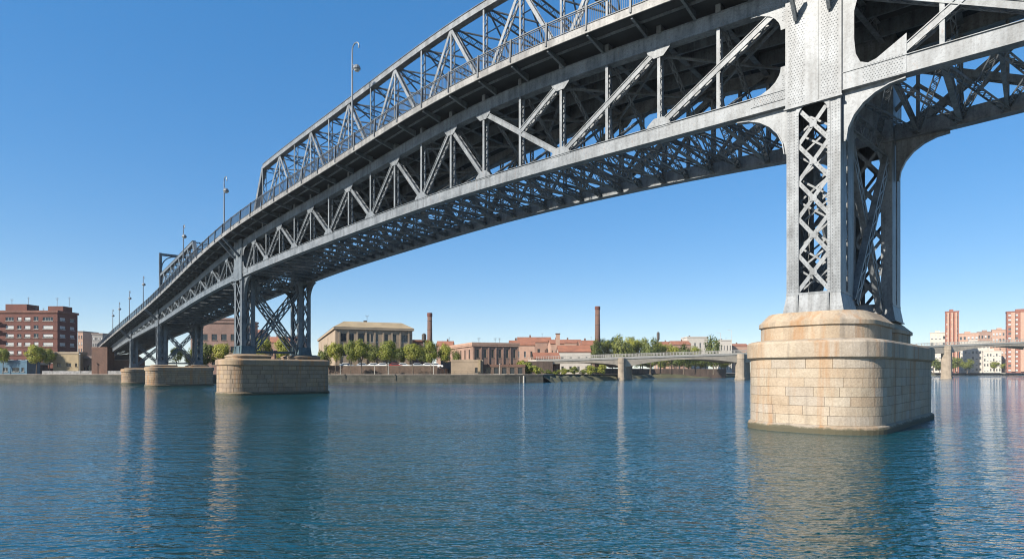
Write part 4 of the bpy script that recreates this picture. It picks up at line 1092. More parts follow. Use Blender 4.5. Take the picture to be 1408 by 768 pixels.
for x in (4, 9.5, 11): antenna(b, x, 6, h + 0.3, 2.2)
x0 = px_x(620, 175.5); wd = px_x(664, 175.5) - x0
b = building('garden_wall_house', 'low sand coloured walled yard in front of the pink warehouse', 'yard wall', (x0, 175.5, GZ), 0.0, wd, 2.5, px_z(495.5, 175.5) - GZ - 0.4, M['cream'], front=[(7.2, 0.5, 0.8, 1.6)], roofmat=M['cream'], kinds=('void',), over=0.05)
m = MB(); m.box((wd - 1.0, -0.35, 2.1), 0.6, 0.6, 4.3); m.box((wd - 1.0, -0.35, 4.35), 0.8, 0.8, 0.2); m.build('gate_pillar', M['yellow'], b)
x0 = px_x(664.5, 177); wd = px_x(722, 177) - x0
building('quay_store', 'dark arcaded quayside store below the pink warehouse', 'store', (x0, 177, GZ), 0.0, wd, 3.5, px_z(501, 177) - GZ - 0.6, M['old_brick'], front=[(0.8 + 2.4 * i, 0.2, 1.4, 1.9) for i in range(5)], roofmat=M['brown_brick'], kinds=('void',), over=0.1)

# red tiled town behind
town = [(700, 735, 467, 250, 'salmon', 'gable', 'long salmon house with terracotta roof behind the pink warehouse'), (712, 758, 462.5, 300, 'pink', 'gable', 'wide terracotta roofed house left of the square chimney'),
        (757, 776, 466, 285, 'salmon', 'gable', 'small terracotta roofed house beside the square chimney'), (768, 812, 474, 240, 'white', 'gable', 'pale cream house with terracotta roof below the tall brick chimney'),
        (776, 800, 466, 330, 'salmon', 'gable', 'brick coloured house behind the pale cream house'), (798, 822, 467, 310, 'pink', 'gable', 'terracotta roofed house at the foot of the tall brick chimney'),
        (905, 930, 469, 430, 'salmon', 'gable', 'orange roofed house far behind the road bridge, left of the cream block'), (925, 950, 468, 420, 'pink', 'gable', 'second orange roofed house far behind the road bridge'),
        (945, 974, 462.5, 440, 'white', 'flat', 'cream apartment block beside the lone dark round tree'), (990, 1006, 467, 470, 'white', 'flat', 'small white block right of the lone dark round tree'),
        (1004, 1030, 472, 480, 'salmon', 'gable', 'low reddish house just left of the large stone pier'), (600, 622, 468, 300, 'salmon', 'gable', 'terracotta roofed house right of the short brick chimney'),
        (325, 352, 452, 260, 'salmon', 'gable', 'salmon house seen through the teal footed tower'), (350, 412, 462, 280, 'pink', 'gable', 'long rose house seen through the X bracing of the second tower'),
        (735, 770, 484, 215, 'brown_brick', 'gable', 'low brown house at the landing of the road bridge')]
for i, (a, b_, top, Y, mt, rf, lab) in enumerate(town):
    r0 = simple_block(a, b_, top, Y, M[mt], lab, 3 if rf == 'flat' else 2, 4, 30 + i, 'town_house', 'house', 14, 0.03 * (i % 3 - 1), rf, M['tile'] if rf == 'gable' else M['white'], 2.2 + 0.6 * (i % 2), ('dark', 'glass'), 'houses of the old town', 0.3)
    w_ = px_x(b_, Y) - px_x(a, Y); hz = px_z(top, Y) - GZ
    onroof(r0, 'chimney_stack', [((w_ * (0.25 + 0.13 * (i % 4)), 7, hz + 0.2), 0.8, 0.8, 2.0)], M['brown_brick'])
    if i % 2: antenna(r0, w_ * 0.75, 7, hz - 0.4, 2.6)
# chimneys
def brick_chimney(px0, px1, py, Y, label):
    x = px_x((px0 + px1) / 2, Y); r1 = (px1 - px0) / 2 / FPX * Y; z = px_z(py, Y); root = tag(empty('brick_chimney', (x, Y, GZ)), label, 'chimney', 'old brick factory chimneys')
    m = MB(); m.tube([(0, 0, 0), (0, 0, z - GZ - 1.6)], [r1 * 1.22, r1 * 0.95], 20); m.build('shaft', M['brown_brick'], root, True)
    m = MB(); h = z - GZ
    m.tube([(0, 0, h - 1.6), (0, 0, h - 1.3), (0, 0, h - 0.2), (0, 0, h)], [r1 * 0.96, r1 * 1.1, r1 * 1.1, r1 * 1.0], 20); m.build('rim', M['red_brick'], root)
    for q in (0.55, 0.72, 0.86):
        m = MB(); rr = r1 * (1.22 - 0.27 * q) + 0.03; m.tube([(0, 0, h * q), (0, 0, h * q + 0.25)], [rr, rr], 20); m.build('iron_band', M['frame_d'], root)
brick_chimney(587.6, 594.2, 430, 235, 'short round brick chimney right of the riverside hall')
brick_chimney(818.2, 825.0, 421, 265, 'tall round brick chimney beside the dense trees')
for (px, top, bot, Y, lab) in ((905, 456, 478, 330, 'dark bulb topped mast above the trees behind the road bridge'), (583, 458, 480, 205, 'short dark mast with a cap between the hall and the brick chimney')):
    x = px_x(px, Y); root = tag(empty('mast', (x, Y, GZ)), lab, 'mast'); h = px_z(top, Y) - GZ
    m = MB(); m.tube([(0, 0, 0), (0, 0, h * 0.8)], [0.35, 0.22], 8); m.build('pole', M['iron'], root)
    m = MB(); m.tube([(0, 0, h * 0.78), (0, 0, h * 0.82), (0, 0, h * 0.97), (0, 0, h)], [0.25, 0.8, 0.8, 0.3], 10); m.build('mast_head', M['frame_d'], root)
x = px_x(767, 270); root = tag(empty('square_chimney', (x, 270, GZ)), 'squat square masonry chimney among the terracotta roofs', 'chimney')
m = MB(); h = px_z(459, 270) - GZ; m.box((0, 0, h / 2), 1.8, 1.8, h); m.build('shaft', M['salmon'], root); m = MB(); m.box((0, 0, h + 0.15), 2.2, 2.2, 0.3); m.build('rim', M['brown_brick'], root)

# right hand city
city = [(1279, 1301, 457, 560, 'white', 6, 4, 'cream block left of the left brick tower, behind the road bridge'), (1300, 1318.5, 428, 540, 'tower_brick', 13, 3, 'left brick tower block rising behind the road bridge'),
        (1384.5, 1425, 428, 520, 'tower_brick', 13, 5, 'right brick tower block at the right edge of the picture'), (1318.5, 1345, 458, 640, 'salmon', 6, 5, 'salmon block right of the left brick tower'),
        (1344, 1366, 456, 660, 'pink', 6, 5, 'reddish mid height block between the two brick towers'), (1364, 1386, 453, 650, 'salmon', 7, 5, 'salmon stepped block just left of the right brick tower'),
        (1320, 1360, 470, 575, 'white', 5, 8, 'long white block in front of the salmon blocks'), (1352, 1376, 482, 555, 'white', 4, 6, 'low white block seen beneath the road bridge deck'),
        (1376, 1398, 478, 560, 'salmon', 4, 5, 'low salmon block beneath the deck near the right edge'), (1288, 1320, 484, 565, 'white', 4, 6, 'low pale block behind the road bridge column at right')]
for i, (a, b_, top, Y, mt, rows, cols, lab) in enumerate(city):
    r0 = simple_block(a, b_, top, Y, M[mt], lab, rows, cols, 60 + i, 'city_block', 'apartment building', 9, -0.6, 'flat', M[mt], 0, ('blind', 'glass') if mt != 'tower_brick' else ('blind', 'glass', 'blind'), 'city blocks on the far right bank', 0.55)
    w_ = (px_x(b_, Y) - px_x(a, Y)) * 0.8; hz = px_z(top, Y) - GZ
    onroof(r0, 'lift_house', [((w_ * 0.45, 4.5, hz + 0.9), w_ * 0.3, 5, 1.9)], M[mt])
    if mt == 'tower_brick':
        for f in (0.2, 0.5, 0.8): onroof(r0, 'balcony_stack', [((w_ * f, -0.6, hz / 2), w_ * 0.13, 1.2, hz - 2.5)], M['salmon'])

# ------------------------------------------------------------------ concrete road bridge
root = tag(empty('road_bridge', (40, 240, 0)), 'long pale concrete road bridge with haunched girders crossing behind the large stone pier', 'road bridge')
RB = [(737, 494.0, 212), (855, 490.0, 219), (1018, 484.5, 232), (1301, 473.5, 268), (1440, 467.5, 285)]
def rb(f):
    i = min(int(f), 3); t = f - i; a = RB[i]; b_ = RB[i + 1]
    pa = V((px_x(a[0], a[2]), a[2], px_z(a[1], a[2]))); pb = V((px_x(b_[0], b_[2]), b_[2], px_z(b_[1], b_[2]))); return pa + (pb - pa) * t
NB = 48
fs = [4 * i / NB for i in range(NB + 1)]
P = [rb(f) for f in fs]
def crossn(i):
    d = P[min(i + 1, NB)] - P[max(i - 1, 0)]; d.z = 0; d.normalize(); return V((d.y, -d.x, 0))
wdeck = 11.0
m = MB(); m.sweep([[P[i] + crossn(i) * 0.6 + UP * -0.85, P[i] - crossn(i) * (wdeck + 0.9) + UP * -0.85, P[i] - crossn(i) * (wdeck + 0.9), P[i] + crossn(i) * 0.6] for i in range(NB + 1)]); m.build('deck_slab', M['concrete_w'], root)
for o in (-0.45, 5.5, 10.4):
    m = MB(); rr = []
    for i, f in enumerate(fs):
        t = f - int(f); t = 0 if f >= 4 else t; q = min(t, 1 - t) if f > 1e-6 else 0.0
        dep = 1.3 + 2.3 * max(0, 1 - q / 0.42) ** 1.6
        if f < 0.99: dep = 1.25 + 1.6 * max(0, 1 - (1 - t) / 0.42) ** 1.6
        n = crossn(i); rr.append([P[i] - n * o + UP * (-0.56 - dep), P[i] - n * (o + 0.6) + UP * (-0.56 - dep), P[i] - n * (o + 0.6) + UP * -0.856, P[i] - n * o + UP * -0.856])
    m.sweep(rr); m.build('girder', M['concrete'], root)
m = MB(); pr_ = MB()
for i in range(NB):
    for z in (1.05, 0.6):
        m.beam(P[i] + crossn(i) * 0.45 + UP * z, P[i + 1] + crossn(i + 1) * 0.45 + UP * z, 0.10, 0.10)
        m.beam(P[i] - crossn(i) * (wdeck + .75) + UP * z, P[i + 1] - crossn(i + 1) * (wdeck + .75) + UP * z, 0.10, 0.10)
    for k in range(3):
        q = P[i] + (P[i + 1] - P[i]) * (k / 3) + crossn(i) * 0.45; m.box(q + UP * 0.55, 0.14, 0.14, 1.1)
        q = P[i] + (P[i + 1] - P[i]) * (k / 3) - crossn(i) * (wdeck + .75); m.box(q + UP * 0.55, 0.14, 0.14, 1.1)
m.build('railing', M['concrete_w'], root)
for f, wv, axx in ((1, 2.6, (-.42, -.91)), (2, 3.6, (-.52, -.85)), (3, 4.0, (-.62, -.78))):
    i = int(f / 4 * NB); p = P[i]; n = V((*axx, 0)).normalized(); d = V((-n.y, n.x, 0)); m = MB()
    # blade shaped river pier with a rounded face and a cap
    prof = [(wv / 2 * math.cos(math.radians(a)), 0.9 + 1.0 * math.sin(math.radians(a))) for a in (0, 30, 60, 90, 120, 150, 180)] + [(-wv / 2, -wdeck), (wv / 2, -wdeck)]
    hz = p.z - 0.57
    rings = [[V((p.x, p.y, 0)) + d * (x * k) + n * (y * (k if y > 0 else 1)) + UP * z for x, y in prof] for z, k in ((-1.5, 1.12), (0.6, 1.12), (0.7, 1.0), (hz - 2.0, 0.94), (hz - 1.9, 1.0), (hz, 1.0))]
    m.sweep(rings); m.build('river_pier', M['pier_concrete'], root)
p0 = P[0]; m = MB(); n = crossn(0); d = V((-n.y, n.x, 0))
pl = [p0 + n * 1.0 - d * 8, p0 + n * 1.0 + d * 6, p0 - n * 12 + d * 6, p0 - n * 12 - d * 8]
m.hexa([V((q.x, q.y, GZ - 0.3)) for q in pl] + [V((q.x, q.y, p0.z - 0.6)) for q in pl]); m.build('abutment', M['old_brick'], root)
m = MB(); pl = [p0 + n * 0.6 - d * 45, p0 + n * 0.6 - d * 8.01, p0 - n * 11 - d * 8.01, p0 - n * 11 - d * 45]
settle(root)
for k, (f, hgt, lab) in enumerate(((1.93, 9.0, 'thin street light on the road bridge, right of the pair by the stone pier'), (1.83, 8.0, 'thin street light on the road bridge, left of the pair by the stone pier'))):
    p = rb(f); i = int(f / 4 * NB); q = p - crossn(i) * 0.5; r0 = tag(empty('street_light', q), lab, 'street light', 'street lights on the road bridge')
    m = MB(); m.tube([(0, 0, 0), (0, 0, hgt)], [0.12, 0.06], 6); m.build('pole', M['concrete_w'], r0)
    m = MB(); m.beam(V((0, 0, hgt - 0.1)), V((-1.2, 0, hgt + 0.1)), 0.08, 0.08); m.box((-1.3, 0, hgt + 0.1), 0.6, 0.25, 0.12); m.build('lamp_arm', M['concrete_w'], r0)

# ------------------------------------------------------------------ trees
def crown_mesh(seed, rx, ry, rz, nl, size, lobes, flat=0.0):
    rd = random.Random(seed); mb = MB(); C = []
    for i in range(lobes):
        while True:
            p = V((rd.uniform(-1, 1), rd.uniform(-1, 1), rd.uniform(-1, 1)))
            if p.length < 1: break
        p = p.normalized() * (p.length ** 0.45) * 0.72
        C.append((V((p.x * rx, p.y * ry, p.z * rz)), rd.uniform(0.26, 0.46), rd.uniform(0.0, 1.0)))
    for i in range(nl):
        c, r, sh = rd.choice(C)
        d = V((rd.gauss(0, 1), rd.gauss(0, 1), rd.gauss(0, 1))).normalized() * (rd.random() ** 0.35)
        p = c + V((d.x * rx * r, d.y * ry * r, d.z * rz * r * 0.95))
        n = (V((d.x, d.y, d.z + 0.3)) * 0.6 + (p * 0.22) + V((rd.gauss(0, .33), rd.gauss(0, .33), rd.gauss(0, .33)))).normalized()
        a = n.cross(V((rd.gauss(0, 1), rd.gauss(0, 1), rd.gauss(0, 1)))).normalized(); b_ = n.cross(a); s = size * rd.uniform(0.6, 1.25)
        v = min(1, max(0, 0.25 + 0.5 * sh + rd.uniform(-0.25, 0.25)))
        mb.add([p + a * s, p + b_ * (s * 0.62), p - a * s, p - b_ * (s * 0.62)], [(0, 1, 2, 3)], None, (v, v, v))
    return mb
def trunk_mesh(seed, h, crown_z, rx, r):
    rd = random.Random(seed); m = MB(); top = V((rd.uniform(-.2, .2), rd.uniform(-.2, .2), h))
    m.tube([V((0, 0, -0.2)), V((0, 0, 0.3)), V((top.x * 0.6, top.y * .6, h * 0.6)), top], [r * 1.5, r * 1.05, r * 0.85, r * 0.7], 9)
    for k in range(6):
        a = k * 1.05 + rd.uniform(-.3, .3); st = top - UP * (rd.uniform(0, 0.25) * h); e = V((math.cos(a) * rx * 0.62, math.sin(a) * rx * 0.62, crown_z + rd.uniform(-.2, .5) * rx))
        md = (st + e) * 0.5 + UP * 0.2; m.tube([st, md, e], [r * 0.5, r * 0.3, r * 0.1], 6)
    return m
PROTO = []
for k in range(4):
    cm = crown_mesh(100 + k, 3.2, 3.2, 2.9 + 0.3 * (k % 2), 3400, 0.20, 24 + 3 * k).mesh('crown', M['leaf'])
    tm = trunk_mesh(200 + k, 3.6, 5.6, 3.2, 0.17).mesh('trunk', M['bark'])
    PROTO.append((cm, tm, 5.9))
PD = []
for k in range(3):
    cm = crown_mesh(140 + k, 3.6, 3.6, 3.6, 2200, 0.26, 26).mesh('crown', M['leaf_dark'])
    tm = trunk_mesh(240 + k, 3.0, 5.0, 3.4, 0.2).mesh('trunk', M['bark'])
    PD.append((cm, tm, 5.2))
TR = random.Random(12)
def tree(x, y, z, h, w, label, proto, name='plane_tree', cat='tree', group=None):
    # h, w: height and crown width in metres
    cm, tm, cz = proto; root = tag(empty(name, (x, y, z), TR.uniform(0, 6.28)), label, cat, group)
    kz = h / (cz + 3.0); kx = w / 7.0
    c = put(cm, 'crown', root, (0, 0, cz * kz)); c.scale = (kx, kx, kz)
    t = put(tm, 'trunk', root); t.scale = (kx, kx, kz)
    return root
def tree_px(px, top, Y, wpx, z, label, proto, **kw):
    return tree(px_x(px, Y), Y, z, px_z(top, Y) - z, wpx / FPX * Y, label, proto, **kw)
G1 = 'round trees in the quayside row'
rowt = [(461, 467, 165, 27, 'leftmost round tree of the quayside row, hard by the second stone pier', 0), (482, 466, 162.6, 25, 'slim yellow green tree second from left in the quayside row', 1), (497, 464, 163.5, 32, 'tall yellow green tree third from left in the quayside row', 2),
        (533, 465.5, 164, 36, 'broad bright tree alone in the middle of the quayside row', 3), (568, 468, 165, 30, 'smaller olive tree left of the two overlapping trees on the quay', 0), (592, 466, 165.5, 30, 'bright tree in front of the short brick chimney', 1), (611, 470, 167, 28, 'rightmost darker tree of the quayside row, beside the pink warehouse', 2)]
for px, top, Y, wpx, lab, k in rowt: tree_px(px, top, Y, wpx, GZ, lab, PROTO[k], group=G1)
G2 = 'shaded trees behind the quayside row'
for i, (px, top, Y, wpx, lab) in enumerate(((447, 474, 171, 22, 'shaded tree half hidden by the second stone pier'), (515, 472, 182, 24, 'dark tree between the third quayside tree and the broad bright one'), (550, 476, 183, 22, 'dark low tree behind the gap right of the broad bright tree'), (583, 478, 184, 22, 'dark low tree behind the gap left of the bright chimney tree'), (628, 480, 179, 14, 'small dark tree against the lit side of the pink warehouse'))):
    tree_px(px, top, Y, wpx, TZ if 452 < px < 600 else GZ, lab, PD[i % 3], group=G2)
G3 = 'trees seen beneath the steel bridge'
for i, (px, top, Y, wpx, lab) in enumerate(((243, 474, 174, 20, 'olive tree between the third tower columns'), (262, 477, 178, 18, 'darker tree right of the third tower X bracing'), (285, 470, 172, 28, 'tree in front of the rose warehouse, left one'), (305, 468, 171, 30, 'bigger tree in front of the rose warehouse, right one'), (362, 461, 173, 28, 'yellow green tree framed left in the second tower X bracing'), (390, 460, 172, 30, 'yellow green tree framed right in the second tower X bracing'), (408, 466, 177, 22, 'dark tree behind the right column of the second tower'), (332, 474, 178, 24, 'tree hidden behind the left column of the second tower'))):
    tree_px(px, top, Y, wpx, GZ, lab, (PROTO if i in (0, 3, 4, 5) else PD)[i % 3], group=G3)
G4 = 'trees below the red apartments'
for i, (px, top, Y, wpx, lab) in enumerate(((4, 475, 176, 20, 'yellow green tree at the left edge of the picture'), (50, 472, 176.5, 31, 'broad yellow green tree left of the ochre house'), (68, 477, 178, 22, 'smaller olive tree touching the ochre house'))):
    tree_px(px, top, Y, wpx, GZ, lab, PROTO[i % 4], group=G4)
G5 = 'dense trees behind the road bridge'
pos = ['at the left end of the dense clump, by the tall chimney', 'second from left in the dense clump', 'third from left in the dense clump', 'left of the middle of the dense clump', 'in the middle of the dense clump', 'right of the middle of the dense clump', 'fifth from the right end of the dense clump', 'fourth from the right end of the dense clump', 'third from the right end of the dense clump', 'second from the right end of the dense clump', 'at the right end of the dense clump']
for i, (px, top, wpx) in enumerate(((816, 466, 20), (828, 463, 22), (842, 461, 24), (856, 460, 26), (869, 460.5, 25), (883, 462, 24), (894, 464, 22), (908, 468, 20), (924, 471, 22), (940, 472, 20), (956, 474, 20))):
    tree_px(px, top, 262 + 5 * (i % 3), wpx * 1.25, GZ, 'leafy tree ' + pos[i], (PROTO if i % 3 else PD)[i % 3], group=G5)
tree_px(981, 460, 300, 25, GZ, 'lone dark round tree above the road bridge, left of the large stone pier', PD[1])
G6 = 'shaded trees under the road bridge'
pos = ['nearest the left river pier', 'second from the left river pier', 'third from the left river pier', 'fourth from the left river pier', 'fourth from the right river pier', 'third from the right river pier', 'second from the right river pier', 'nearest the right river pier']
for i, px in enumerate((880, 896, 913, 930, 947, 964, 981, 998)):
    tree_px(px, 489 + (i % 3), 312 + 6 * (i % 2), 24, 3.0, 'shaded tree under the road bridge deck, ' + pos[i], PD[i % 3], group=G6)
G7 = 'greenery along the far right bank'
for i, (px, top, wpx, lab) in enumerate(((1284, 488, 18, 'dark tree left of the right river pier, beside the stone pier'), (1292, 498, 14, 'low bush at the foot of the right river pier'), (1314, 490, 22, 'dark tree right of the right river pier'), (1330, 493, 18, 'dark tree under the haunch of the road bridge'), (1368, 496, 14, 'light green tree in the gap under the road bridge'), (1382, 498, 16, 'low yellowish tree left of the edge tree on the far bank'), (1402, 490, 22, 'yellow green tree on the far bank at the right edge'))):
    tree_px(px, top, 470 + 12 * (i % 3) + (px - 1284) * 0.45, wpx, GZ, lab, (PROTO if i > 3 else PD)[i % 3], group=G7)

# bushes on the near right bank
BM = [crown_mesh(170 + k, 1.6, 1.6, 1.25, 1100, 0.17, 14).mesh('foliage', M['leaf'] if k < 2 else M['leaf_dark']) for k in range(3)]
SM_ = []
for k in range(2):
    m = MB(); rd = random.Random(300 + k)
    for q in range(7): m.tube([(0, 0, -0.2), (rd.uniform(-.8, .8), rd.uniform(-.8, .8), 1.3)], [0.05, 0.02], 5)
    SM_.append(m.mesh('stem', M['bark']))
G8 = 'bushes on the overgrown bank by the road bridge'
for i, (px, ybase, Y, w_, h_, lab) in enumerate(((728, 0, 180, 6.0, 5.2, 'tall ragged bush right of the quay store'), (738, 0, 178, 4.2, 3.2, 'medium bush at the end of the stone quay'), (752, 0, 191, 4.0, 1.8, 'low bush left on the overgrown bank'), (762, 0, 192, 4.2, 1.6, 'flat bush in the middle of the overgrown bank'), (775, 0, 200, 4.6, 2.6, 'rounded bush under the first road bridge span'), (790, 0, 206, 4.6, 3.0, 'dark bush left of the bright green one'), (812, 0, 211, 6.4, 4.4, 'largest bright green bush by the left river pier'), (826, 0, 214, 5.2, 4.8, 'bright green bush touching the left river pier'), (802, 0, 206, 3.4, 1.8, 'low bush at the water left of the bright green pair'), (718, 0, 184, 4.5, 6.0, 'dark bush against the corner of the pink warehouse'))):
    root = tag(empty('bush', (px_x(px, Y), Y, GZ - 0.2), i * 1.3), lab, 'bush', G8)
    c = put(BM[i % 3] if i not in (6, 7) else BM[0], 'foliage', root, (0, 0, h_ * 0.5)); c.scale = (w_ / 3.4, w_ / 3.4, h_ / 2.5)
    c = put(SM_[i % 2], 'stem', root); c.scale = (1, 1, h_ / 2.5)

# ------------------------------------------------------------------ small things on the quays
def car_proto(paint):
    body = MB(); prof = [(-2.05, 0.32), (2.05, 0.32), (2.1, 0.62), (2.0, 0.82), (1.05, 0.95), (0.45, 1.42), (-1.1, 1.46), (-1.85, 1.0), (-2.1, 0.9)]
    w1 = 0.85
    n = len(prof); k = lambda z: 0.80 if z > 1.2 else (0.97 if z > 0.9 else 1.0)
    body.add([(x, -w1 * k(z), z) for x, z in prof] + [(x, w1 * k(z), z) for x, z in prof], [tuple(range(n)), tuple(range(2 * n - 1, n - 1, -1))] + [(i, n + i, n + (i + 1) % n, (i + 1) % n) for i in range(n)])
    bm_ = body.mesh('body', paint)
    gl = MB()
    for sg in (-1, 1):
        P_ = [(0.95, 0.985), (0.42, 1.36), (-1.02, 1.39), (-1.55, 1.02)]
        gl.add([(x, sg * (w1 * (0.965 if z < 1.1 else 0.815) + 0.02), z) for x, z in P_], [(0, 1, 2, 3)])
    gl.add([(1.03, -0.72, 1.0), (1.03, 0.72, 1.0), (0.50, 0.62, 1.4), (0.50, -0.62, 1.4)], [(0, 1, 2, 3)]); gm = gl.mesh('window_glass', M['glass'])
    wh = MB(); wh.tube([(0, -0.1, 0), (0, 0.1, 0)], [0.31, 0.31], 14); wm = wh.mesh('wheel', M['rubber'])
    return bm_, gm, wm
CARS = [car_proto(M['car_w']), car_proto(M['car_g']), car_proto(M['car_r'])]
def car(x, y, z, rz, k, label, group):
    root = tag(empty('parked_car', (x, y, z), rz), label, 'car', group); b_, g_, w_ = CARS[k]
    put(b_, 'body', root); put(g_, 'window_glass', root)
    for sx in (-1.3, 1.3):
        for sy in (-0.78, 0.78): put(w_, 'wheel', root, (sx, sy, 0.31))
for i, (px, k, lab) in enumerate(((478, 0, 'white parked car above the brick wall, left of the slim yellow green tree'), (500, 1, 'silver parked car behind the trunk of the tall yellow green tree'), (516, 0, 'white parked car between the third tree and the broad bright tree'), (528, 0, 'white parked car just left of the broad bright tree trunk'), (545, 2, 'dark red parked car right of the broad bright tree trunk'), (556, 0, 'white parked car above the brick wall, left of the smaller olive tree'), (576, 1, 'silver parked car right of the smaller olive tree trunk'), (590, 0, 'white parked car behind the bright chimney tree'), (600, 0, 'rightmost white parked car above the brick wall'))):
    car(px_x(px, 176), 175.6 + 0.5 * (i % 2), TZ, 0.05, k, lab, 'cars parked above the brick wall')
def quay_lamp(px, Y, top, label):
    x = px_x(px, Y); h = px_z(top, Y) - GZ; r0 = tag(empty('quay_post', (x, Y, GZ)), label, 'post', 'thin posts along the quay')
    m = MB(); m.tube([(0, 0, 0), (0, 0, h)], [0.10, 0.07], 6); m.build('pole', M['concrete_w'], r0); m = MB(); m.box((0, 0, h + 0.12), 0.35, 0.35, 0.24); m.build('post_head', M['lamp'], r0)
for px, Y, top, lab in ((534, 161.5, 500, 'thin pale quay post under the broad bright tree'), (596, 164.6, 497, 'thin pale quay post with a sign head, left of the rightmost quay tree'), (468, 160.6, 501, 'thin pale quay post between the two leftmost quay trees'), (515, 162.6, 502, 'thin pale quay post left of the broad bright tree'), (687, 168.5, 501, 'thin pale quay post in front of the quay store'), (110, 170, 487, 'tall thin post beside the dark open shed')):
    quay_lamp(px, Y, top, lab)
for i in range(7):
    px = 681 + i * 6.5; Y = 166.6 + 0.32 * i; r0 = tag(empty('mooring_post', (px_x(px, Y), Y - 0.6, -0.5)), 'white mooring post in the close row against the quay below the pink warehouse', 'mooring post', 'white mooring posts')
    m = MB(); m.tube([(0, 0, 0), (0, 0, 2.3)], 0.26, 8); m.build('post', M['concrete_w'], r0); m = MB(); m.tube([(0, 0, 2.3), (0, 0, 2.42)], [0.25, 0.12], 8); m.build('post_cap', M['white'], r0)
def rail_fence(pts, z, label, n):
    r0 = tag(empty('quay_railing', V((*pts[0], z))), label, 'railing'); m = MB()
    for (a, b_) in zip(pts, pts[1:]):
        a = V((*a, z)); b_ = V((*b_, z))
        for h in (0.95, 0.5): m.beam(a + UP * h, b_ + UP * h, 0.05, 0.05)
    m.build('rails', M['frame_d'], r0)
    a = V((*pts[0], z)); b_ = V((*pts[-1], z))
    for i in range(n + 1):
        q = a + (b_ - a) * (i / n); m = MB(); m.beam(q, q + UP * 1.0, 0.06, 0.06); m.build('rail_post', M['frame_d'], r0)
    settle(r0)
rail_fence([(-60, 161.5), (-3, 167.2)], GZ, 'thin dark railing along the stone quay under the round trees', 30)
# ------------------------------------------------------------------ water
def water_mat():
    m, nt, b = new_mat('river_water')
    p = mapped(nt, (1, 1, 1))
    b.inputs['IOR'].default_value = 2.15; b.inputs['Roughness'].default_value = 0.03
    a = noise(nt, mapped(nt, (0.02, 0.035, 1)), 1.0, 3)
    r = ramp(nt, a, [(0.35, (0.0004, 0.030, 0.036)), (0.65, (0.0005, 0.048, 0.068))])
    L(nt, r.outputs['Color'], b.inputs['Base Color'])
    rot = nt.nodes.new('ShaderNodeMapping'); rot.inputs['Rotation'].default_value = (0, 0, 0.12); rot.inputs['Scale'].default_value = (0.6, 1.3, 1)
    g = nt.nodes.new('ShaderNodeNewGeometry'); L(nt, g.outputs['Position'], rot.inputs['Vector'])
    n1 = noise(nt, rot.outputs['Vector'], 0.42, 2, 0.5); n2 = noise(nt, rot.outputs['Vector'], 1.5, 3, 0.55); n3 = noise(nt, rot.outputs['Vector'], 5.0, 2, 0.5)
    def mul(x, k):
        q = N(nt, 'ShaderNodeMath', operation='MULTIPLY'); L(nt, x, q.inputs[0]); q.inputs[1].default_value = k; return q.outputs[0]
    def add(x, y):
        q = N(nt, 'ShaderNodeMath', operation='ADD'); L(nt, x, q.inputs[0]); L(nt, y, q.inputs[1]); return q.outputs[0]
    # calmer and rougher patches of breeze
    patch = noise(nt, mapped(nt, (0.012, 0.03, 1)), 1.0, 3, 0.55)
    mr = N(nt, 'ShaderNodeMapRange'); L(nt, patch, mr.inputs['Value']); mr.inputs['From Min'].default_value = 0.3; mr.inputs['From Max'].default_value = 0.7
    mr.inputs['To Min'].default_value = 0.4; mr.inputs['To Max'].default_value = 1.6
    h = add(add(mul(n1, 0.34), mul(n2, 0.36)), mul(n3, 0.15))
    hm = N(nt, 'ShaderNodeMath', operation='MULTIPLY'); L(nt, h, hm.inputs[0]); L(nt, mr.outputs[0], hm.inputs[1])
    bump(nt, b, hm.outputs[0], 1.0, WAVE)
    return m
WAVE = 0.40; HAZE = 0.00010
mb = MB(); mb.add([(-3000, -60, 0), (3000, -60, 0), (3000, 3000, 0), (-3000, 3000, 0)], [(0, 1, 2, 3)])
tag(mb.build('river_water', water_mat()), kind='structure')

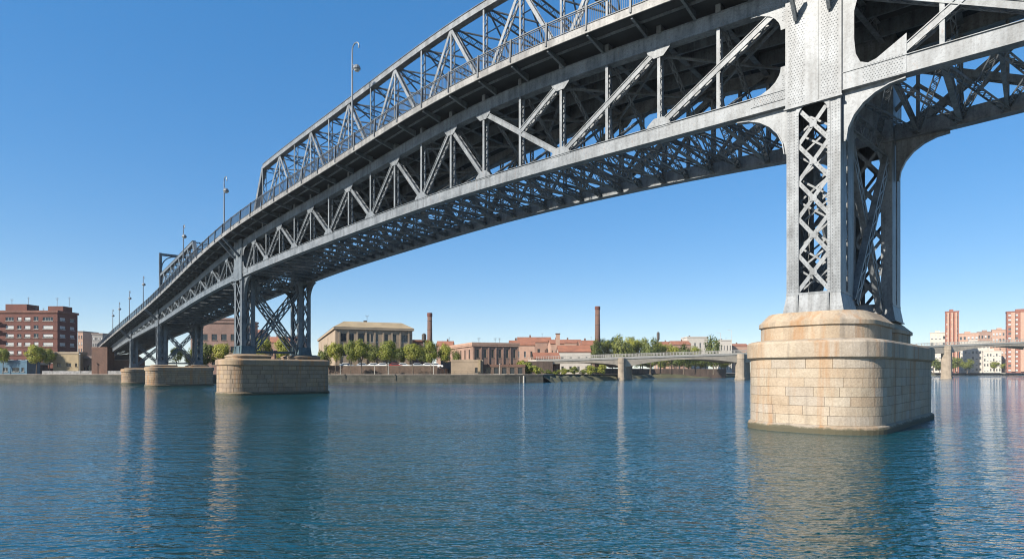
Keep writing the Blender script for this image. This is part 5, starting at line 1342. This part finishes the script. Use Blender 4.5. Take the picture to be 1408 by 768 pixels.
# ------------------------------------------------------------------ air
hz = MB(); hz.box((0, 1450, 60), 6400, 3300, 126.0)
ho = tag(hz.build('haze'), kind='stuff')
hm = bpy.data.materials.new('haze_air'); hm.use_nodes = True; hn = hm.node_tree
for n_ in list(hn.nodes):
    if n_.type == 'BSDF_PRINCIPLED': hn.nodes.remove(n_)
pv_ = hn.nodes.new('ShaderNodeVolumePrincipled'); pv_.inputs['Color'].default_value = (0.86, 0.92, 1.0, 1); pv_.inputs['Density'].default_value = HAZE
hn.links.new(pv_.outputs[0], hn.nodes['Material Output'].inputs['Volume']); ho.data.materials.append(hm)

# ------------------------------------------------------------------ sky, sun, camera
w = bpy.data.worlds.new('World'); SC.world = w; w.use_nodes = True
nt = w.node_tree; bg = nt.nodes['Background']
sky = nt.nodes.new('ShaderNodeTexSky'); sky.sky_type = 'NISHITA'; sky.sun_disc = False
ELEV = math.radians(34); SUNV = V((-0.81, -0.585, 0)).normalized()
sky.sun_elevation = ELEV; sky.sun_rotation = math.atan2(SUNV.x, SUNV.y)
sky.altitude = 0; sky.air_density = 0.85; sky.dust_density = 0.0; sky.ozone_density = 4.0
hs = nt.nodes.new('ShaderNodeHueSaturation'); hs.inputs['Saturation'].default_value = 1.9; hs.inputs['Hue'].default_value = 0.507; hs.inputs['Value'].default_value = 1.2
gm = nt.nodes.new('ShaderNodeGamma'); gm.inputs[1].default_value = 0.48; nt.links.new(sky.outputs[0], gm.inputs[0]); nt.links.new(gm.outputs[0], hs.inputs['Color']); nt.links.new(hs.outputs[0], bg.inputs['Color']); bg.inputs['Strength'].default_value = 0.15
ld = bpy.data.lights.new('sun', 'SUN'); ld.energy = 5.0; ld.angle = math.radians(0.5); ld.color = (1.0, 0.93, 0.82)
sun = bpy.data.objects.new('sun', ld); COL.objects.link(sun)
d = V((SUNV.x * math.cos(ELEV), SUNV.y * math.cos(ELEV), math.sin(ELEV)))
sun.rotation_euler = d.to_track_quat('Z', 'Y').to_euler()

cam = bpy.data.cameras.new('camera'); co = bpy.data.objects.new('camera', cam); COL.objects.link(co)
co.location = (0, 0, HU); co.rotation_euler = (math.radians(90), 0, 0)
cam.sensor_width = 36; cam.lens = 36 * FPX / 1408; cam.shift_y = (HOR - 384) / 1408
cam.clip_start = 0.1; cam.clip_end = 20000
SC.camera = co
SC.view_settings.view_transform = 'Standard'; SC.view_settings.look = 'None'; SC.view_settings.gamma = 1.0
SC.view_settings.exposure = 1.05
SC.cycles.use_denoising = True
SC.cycles.max_bounces = 6
SC.cycles.filter_width = 1.1
